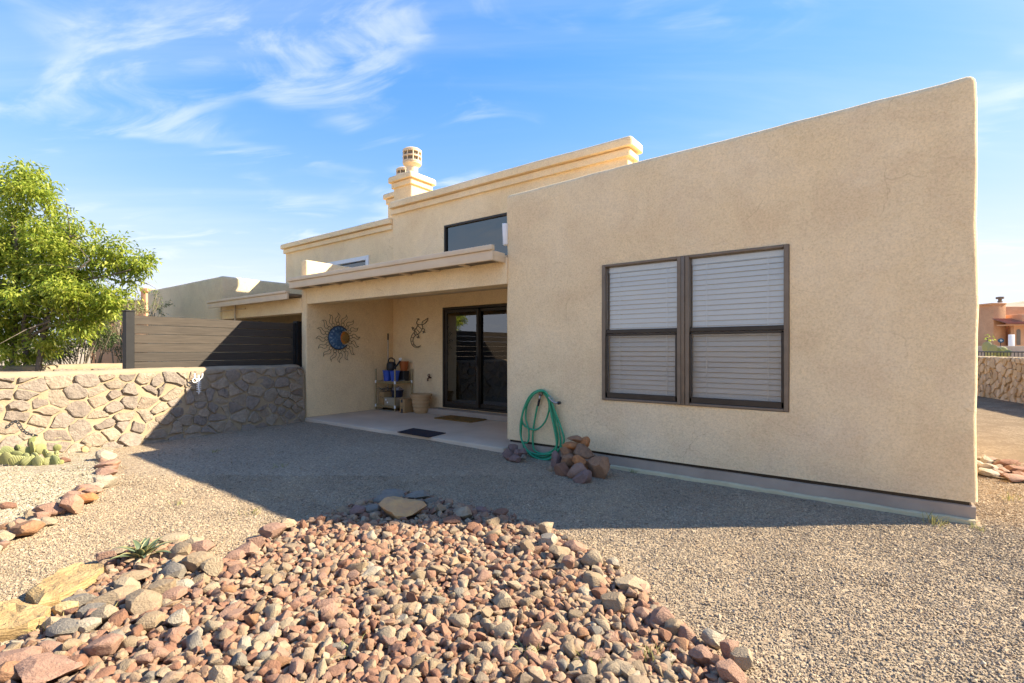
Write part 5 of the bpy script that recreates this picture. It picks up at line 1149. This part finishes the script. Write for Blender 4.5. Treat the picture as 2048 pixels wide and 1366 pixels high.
tube('handle', [(bt.x, bt.y, .2), (bt.x, bt.y, bt.z-.14)], .011, 'chrome', BR, 8); tube('grip', [(bt.x, bt.y, bt.z-.14), (bt.x, bt.y, bt.z)], .016, 'black', BR, 8); box('brush', bt.x-.02, bt.x+.02, bt.y-.13, bt.y+.0, .056, .2, 'black', BR, .006)
pc_ = PD(838.5, 818, 9.9); prof = [(.03, .0), (.125, .0), (.135, .02)]
for k in range(4):
    z = .04+k*.075; r_ = .14+.06*z/.36; prof += [(r_, z), (r_+.014, z+.03), (r_+.014, z+.06), (r_+.004, z+.068)]
prof += [(.205, .335), (.222, .345), (.225, .385), (.205, .39), (.198, .36), (.14, .05), (.03, .05)]
POT = simple('sand_terracotta', (.55, .36, .185), (.48, .30, .145), 5, .75, .15); tag(lathe('planter', prof, (pc_.x, pc_.y+.05, .056), POT, None, 40, (pc_.x, pc_.y+.05, .056)), 'big tan ribbed terracotta pot beside the shelf rack', 'pot')

# ================================================================== BEYOND THE YARD
# hills all round
bm = bmesh.new(); n = 160; rows = []
for j, (rad, hf) in enumerate(((150, 0), (200, .35), (260, .8), (320, 1.), (420, .7))):
    r_ = []
    for i in range(n):
        a = 2*PI*i/n; x, y = math.sin(a), math.cos(a); hh = 22+9*noise.noise(Vector((x*2.1, y*2.1, 1.5)))+6*noise.noise(Vector((x*6, y*6, 4)))
        toward = math.cos(a-R(-4)); hh *= .55+.62*max(0, toward)**3-(.35 if y < .1 else 0)
        if x < -.75 and -.1 < y < .75: hh *= .35
        r_.append(bm.verts.new((x*rad, y*rad, -.3+hh*hf+(1.5*noise.noise(Vector((x*30, y*30, rad))) if hf else 0))))
    rows.append(r_)
for A, B in zip(rows, rows[1:]):
    for i in range(n): bm.faces.new((A[i], A[(i+1) % n], B[(i+1) % n], B[i]))
def hillmat():
    m, t, bs, L = newmat('hill'); n = tex(t, L, .25, 8, .68); r = ramp(t, [(.38, (.13, .13, .055)), (.46, (.36, .28, .18)), (.7, (.46, .37, .25))]); L(n.outputs[0], r.inputs[0]); L(r.outputs[0], bs.inputs['Base Color']); bs.inputs['Roughness'].default_value = .95; return m
M['hill'] = hillmat(); tag(bmfin('hills', bm, 'hill', smooth=180), 'low scrubby desert hills', 'hills', kind='structure')
# dirt side yard and its stone edging
bm = bmesh.new(); e0, e1 = G(1960, 945), G(2070, 965); q = [Vector((.62, e0.y-.2, 0)), Vector((e1.x+.6, e1.y-.3, 0)), rb+dv*3, A0]
bm.faces.new([bm.verts.new((p.x, p.y, .022)) for p in q]); tag(bmfin('dirt_path', bm, 'dirt'), 'bare brown dirt of the side yard', 'dirt', kind='structure')
for i in range(30):
    u = random.uniform(-.1, 1.25); p = G(1968+u*80, 938+u*14+random.uniform(-14, 16)); s = random.uniform(.05, .10)
    rock('edging_stone', MID[i % 10], (p.x, p.y, .02+s*.2), (s*1.3, s*.9, s*.55), (0, random.uniform(-.3, .3), random.uniform(0, 3)), (PALE, PALE, TAN, PINK, CREAM)[i % 5] if u < .35 else (PINK, TAN, RED)[i % 3], 'flat river stone in the edging of the side yard', 'stone', 'edging stones of the side yard')
IR = thing('iron_railing', tuple(A0+dv*4+Vector((0, 0, HR-.05))), 'black iron railing on top of the side-yard wall', 'railing'); zr = PD(2000, 704, depth(G(2000, 801))).z
def along(u, z): p = A0+dv*u-nv_*.15; return Vector((p.x, p.y, z))
tube('rail', [along(0, zr), along(LR, zr)], .018, 'black', IR, 6)
u = .05
while u < LR: tube('picket', [along(u, HR-.04), along(u, zr)], .010, 'black', IR, 5); u += .165
# prickly pear beyond the railing
pq = PD(1995, 712, 17.5); P2 = thing('prickly_pear', (pq.x, pq.y, 0), 'prickly pear beyond the iron railing', 'cactus')
for (x, y, w_, h_) in ((1974, 695, 16, 22), (1984, 700, 18, 20), (1995, 703, 16, 16), (2006, 702, 18, 16), (2016, 706, 14, 12), (1978, 708, 18, 18), (1990, 712, 18, 18), (2004, 714, 18, 18), (1984, 725, 22, 26), (2000, 728, 22, 26), (1972, 726, 20, 26)):
    p = PD(x, y, 17.5+random.uniform(-.3, .3)); k = 17.5/FPX/2; o = bpy.data.objects.new('pad', padme); COL.objects.link(o); o.parent = P2; o.location = p-Vector(P2.location); o.scale = (w_*k*1.1, .04, h_*k*1.1); o.rotation_euler = (random.uniform(-.2, .2), random.uniform(-.4, .4), random.uniform(-.8, .8))
for i, y in enumerate((745, 765)):
    o = bpy.data.objects.new('pad', padme); COL.objects.link(o); o.parent = P2; o.location = PD(1988, y, 17.5)-Vector(P2.location); o.scale = (.22, .06, .3)
# grey roadside wall
ga, gb = PD(1955, 697, 30), PD(2140, 697, 30); gd = (gb-ga).normalized()
def obox(name, c, dx, dy, dz, ang, m, par=None, bev=0, loc=None, z0=None):
    """upright box at c (middle of its foot), turned by ang"""
    bm = bmesh.new(); bbox(bm, -dx/2, dx/2, -dy/2, dy/2, 0, dz, bev, 2); mt = Matrix.Translation(Vector((c[0], c[1], c[2] if z0 is None else z0)))@Matrix.Rotation(ang, 4, 'Z'); bmesh.ops.transform(bm, matrix=mt, verts=bm.verts); return bmfin(name, bm, m, par, loc, 40 if bev else None)
gm = (ga+gb)/2; tag(obox('roadside_wall', (gm.x, gm.y, -.06), 9, .25, PD(2000, 692, 30).z+.06, math.atan2(gd.y, gd.x), 'concrete', None, .02, (gm.x, gm.y, 0)), 'long low grey wall along the road beyond the side yard', 'wall')
# orange house across the road
D2 = 46.; yw = YAW
def ob2(name, px0, px1, py0, py1, d, dd, m, par, bev=0):
    a = PD(px0, py1, d); b = PD(px1, py0, d); c = (a+b)/2+Vector((FW[0], FW[1], 0))*dd/2; w_ = math.dist((a.x, a.y), (b.x, b.y)); z0 = min(a.z, b.z); return obox(name, (c.x, c.y, z0), w_, dd, abs(b.z-a.z), yw, m, par, bev)
oc = PD(2040, 692, D2); OH = thing('house', (oc.x, oc.y, 0), 'orange stucco house with chimney beyond the side-yard wall', 'house')
ob2('wall', 2008, 2160, 613, 735, D2+1.5, 8, 'stucco_or', OH, .06); ob2('wall', 2044, 2160, 628, 735, D2-1.2, 4, 'stucco_or', OH, .06)
ch2 = ob2('chimney', 1987, 2012, 606, 735, D2-.2, 1.6, 'stucco_or', OH, .04); ob2('chimney_cornice', 1985.5, 2013.5, 605.5, 609, D2-.32, 1.9, 'stucco_or', ch2, .03)
fq = PD(2000, 605, D2+.4); lathe('flue', [(.16, 0), (.2, .1), (.14, .15), (.14, .32), (.30, .34), (.30, .52), (.1, .56)], fq, 'soffit', ch2, 16)
bm = bmesh.new(); zt0, zt1 = PD(2018, 648, D2-1.8).z, PD(2048, 634, D2-1.8).z
a, b = PD(2018, 648, D2-1.8), PD(2100, 648, D2-1.8); up = Vector((FW[0], FW[1], 0))*1.6+Vector((0, 0, .55)); nt_ = 26
for i in range(nt_):
    s = a.lerp(b, i/nt_); e = a.lerp(b, (i+1)/nt_); m_ = s.lerp(e, .5)+Vector((0, 0, .07)); k1 = Vector((0, 0, .0))
    for p, q in ((s, m_), (m_, e)): bm.faces.new([bm.verts.new(v) for v in (p, q, q+up, p+up)])
bmfin('tile_roof', bm, colmat('roof_tile', (.34, .12, .06), (.46, .20, .11), 8), OH); ob2('eave', 2020, 2100, 648.5, 651, D2-1.7, 1.2, 'stucco_or', OH)
bm = bmesh.new(); c = PD(2037, 690, D2-1.23); ww = PD(2041, 690, D2-1.23)-PD(2033, 690, D2-1.23); hz = PD(2037, 662, D2-1.23).z-c.z; ring = [c-ww/2, c+ww/2]+[c+ww/2*math.cos(a)+Vector((0, 0, hz+ww.length/2*math.sin(a))) for a in np.linspace(0, PI, 9)]
bm.faces.new([bm.verts.new(p-Vector((FW[0], FW[1], 0))*.01) for p in ring]); ob2('porch_wall', 2028, 2048, 650, 735, D2-1.22, .3, 'stucco_or', OH); bmfin('arch', bm, 'soffit', OH)
gt = PD(2023.5, 692, 40); tag(ob2('gate', 2017.5, 2030, 669, 735, 40, .06, 'white', None, .02), 'white gate panel before the orange house', 'gate')
sg = PD(2001, 681, 34); SG = thing('sign', (sg.x, sg.y, 0), 'small round blue sign on a thin post before the chimney', 'sign')
tube('post', [(sg.x, sg.y, 0), (sg.x, sg.y, sg.z)], .025, 'black', SG, 6)
for nm, r_, o_, m in (('face', .22, 0, simple('sign_blue', (.05, .20, .30))), ('mark', .10, .02, 'white')):
    bm = bmesh.new(); cc = sg-Vector((FW[0], FW[1], 0))*(.03+o_)
    k1 = [bm.verts.new(cc+Vector((RT[0]*r_*math.cos(a), RT[1]*r_*math.cos(a), r_*.72*math.sin(a)))) for a in np.linspace(0, 2*PI, 19)[:-1]]; bm.faces.new(k1); bmesh.ops.extrude_face_region(bm, geom=bm.faces[:])
    bmfin(nm, bm, m, SG)
def roundtree(px, py, rpx, rz_, d, label, leaf, seed, cnt, name='tree'):
    b = PD(px, py, d); rg = random.Random(seed); T = thing(name, (b.x, b.y, 0), label, 'tree' if name == 'tree' else 'shrub'); k = d/FPX; bm = bmesh.new(); cs = []
    for _ in range(12):
        v = Vector((rg.gauss(0, 1), rg.gauss(0, 1), rg.gauss(0, 1))).normalized()*rg.uniform(.3, .8); cs.append((b+Vector((v.x*rpx*k, v.y*rpx*k, v.z*rz_*k)), Vector((rpx*k, rpx*k, rz_*k))*rg.uniform(.3, .5)))
    leafcloud(bm, cs, cnt, .22*d/40, .06*d/40, rg); bmfin('crown', bm, leaf, T); tube('trunk', [(b.x, b.y, -.05), (b.x+.1, b.y, b.z)], [.12, .05], 'bark', T, 7)
roundtree(1974, 648, 16, 14, 50, 'lime green tree left of the orange chimney', 'leaf', 71, 26); roundtree(1972, 676, 10, 9, 42, 'small lime green bush below the lime tree', 'leaf', 72, 30, 'shrub')
tag(ob2('shed', 1972, 1986, 677, 735, 48, 2, 'soffit', None, .03), 'dark low shed left of the orange chimney', 'shed')
# orange houses far left, behind the tree
oh = PD(290, 620, 32); OH2 = thing('house', (oh.x, oh.y, 0), 'orange stucco house glimpsed behind the tree and shrub', 'house')
ob2('wall', 180, 284, 600, 735, 32.5, 6, 'stucco_or', OH2, .05); ob2('pillar', 281, 292, 583, 735, 32, .8, 'stucco_or', OH2, .03); ob2('pillar_cap', 278.5, 294.5, 576, 583, 31.9, 1.0, 'stucco_or', OH2, .04); ob2('wall', 292, 330, 604, 735, 33, 4, 'stucco_or', OH2, .05); ob2('beam', 292, 322, 592, 595, 32.6, .2, 'stucco_or', OH2)
ow = PD(220, 730, 15.5); tag(ob2('garden_wall', 190, 300, 668, 745, 15.5, .3, 'stucco_or', None, .05), 'plain orange garden wall behind the shrubs', 'wall')
# ---- sparse weeds
bm = bmesh.new(); rg = random.Random(77)
for px, py, h_ in ((1865, 1048, .10), (1880, 1052, .08), (1952, 1060, .06), (505, 1030, .05), (360, 1010, .05), (1295, 1325, .07), (1305, 1335, .06), (230, 1245, .06), (95, 1265, .06), (880, 1210, .05), (740, 1130, .05), (1180, 1340, .06), (560, 935, .05), (430, 905, .05), (1270, 945, .05), (2020, 1000, .07), (690, 1320, .05), (1060, 1330, .06)):
    g0 = G(px, py); zz = float(mound(np.array([(g0.x, g0.y)]))[0])
    for _ in range(16):
        b = Vector((g0.x+rg.gauss(0, .03), g0.y+rg.gauss(0, .03), zz)); e = b+Vector((rg.gauss(0, .035), rg.gauss(0, .035), h_*rg.uniform(.5, 1.1))); s = Vector((rg.gauss(0, 1), rg.gauss(0, 1), 0)).normalized()*.0025; m_ = b.lerp(e, .5)+Vector((0, 0, .01))
        v = [bm.verts.new(p) for p in (b-s, b+s, m_+s*.8, e, m_-s*.8)]; bm.faces.new(v)
M['weed'] = leafmat('dry_weed', [(0, (.28, .27, .09)), (.5, (.45, .38, .16)), (1, (.20, .24, .07))], .3); tag(bmfin('weeds', bm, 'weed'), 'sparse dry weeds in the gravel and rocks', 'weeds', kind='stuff')
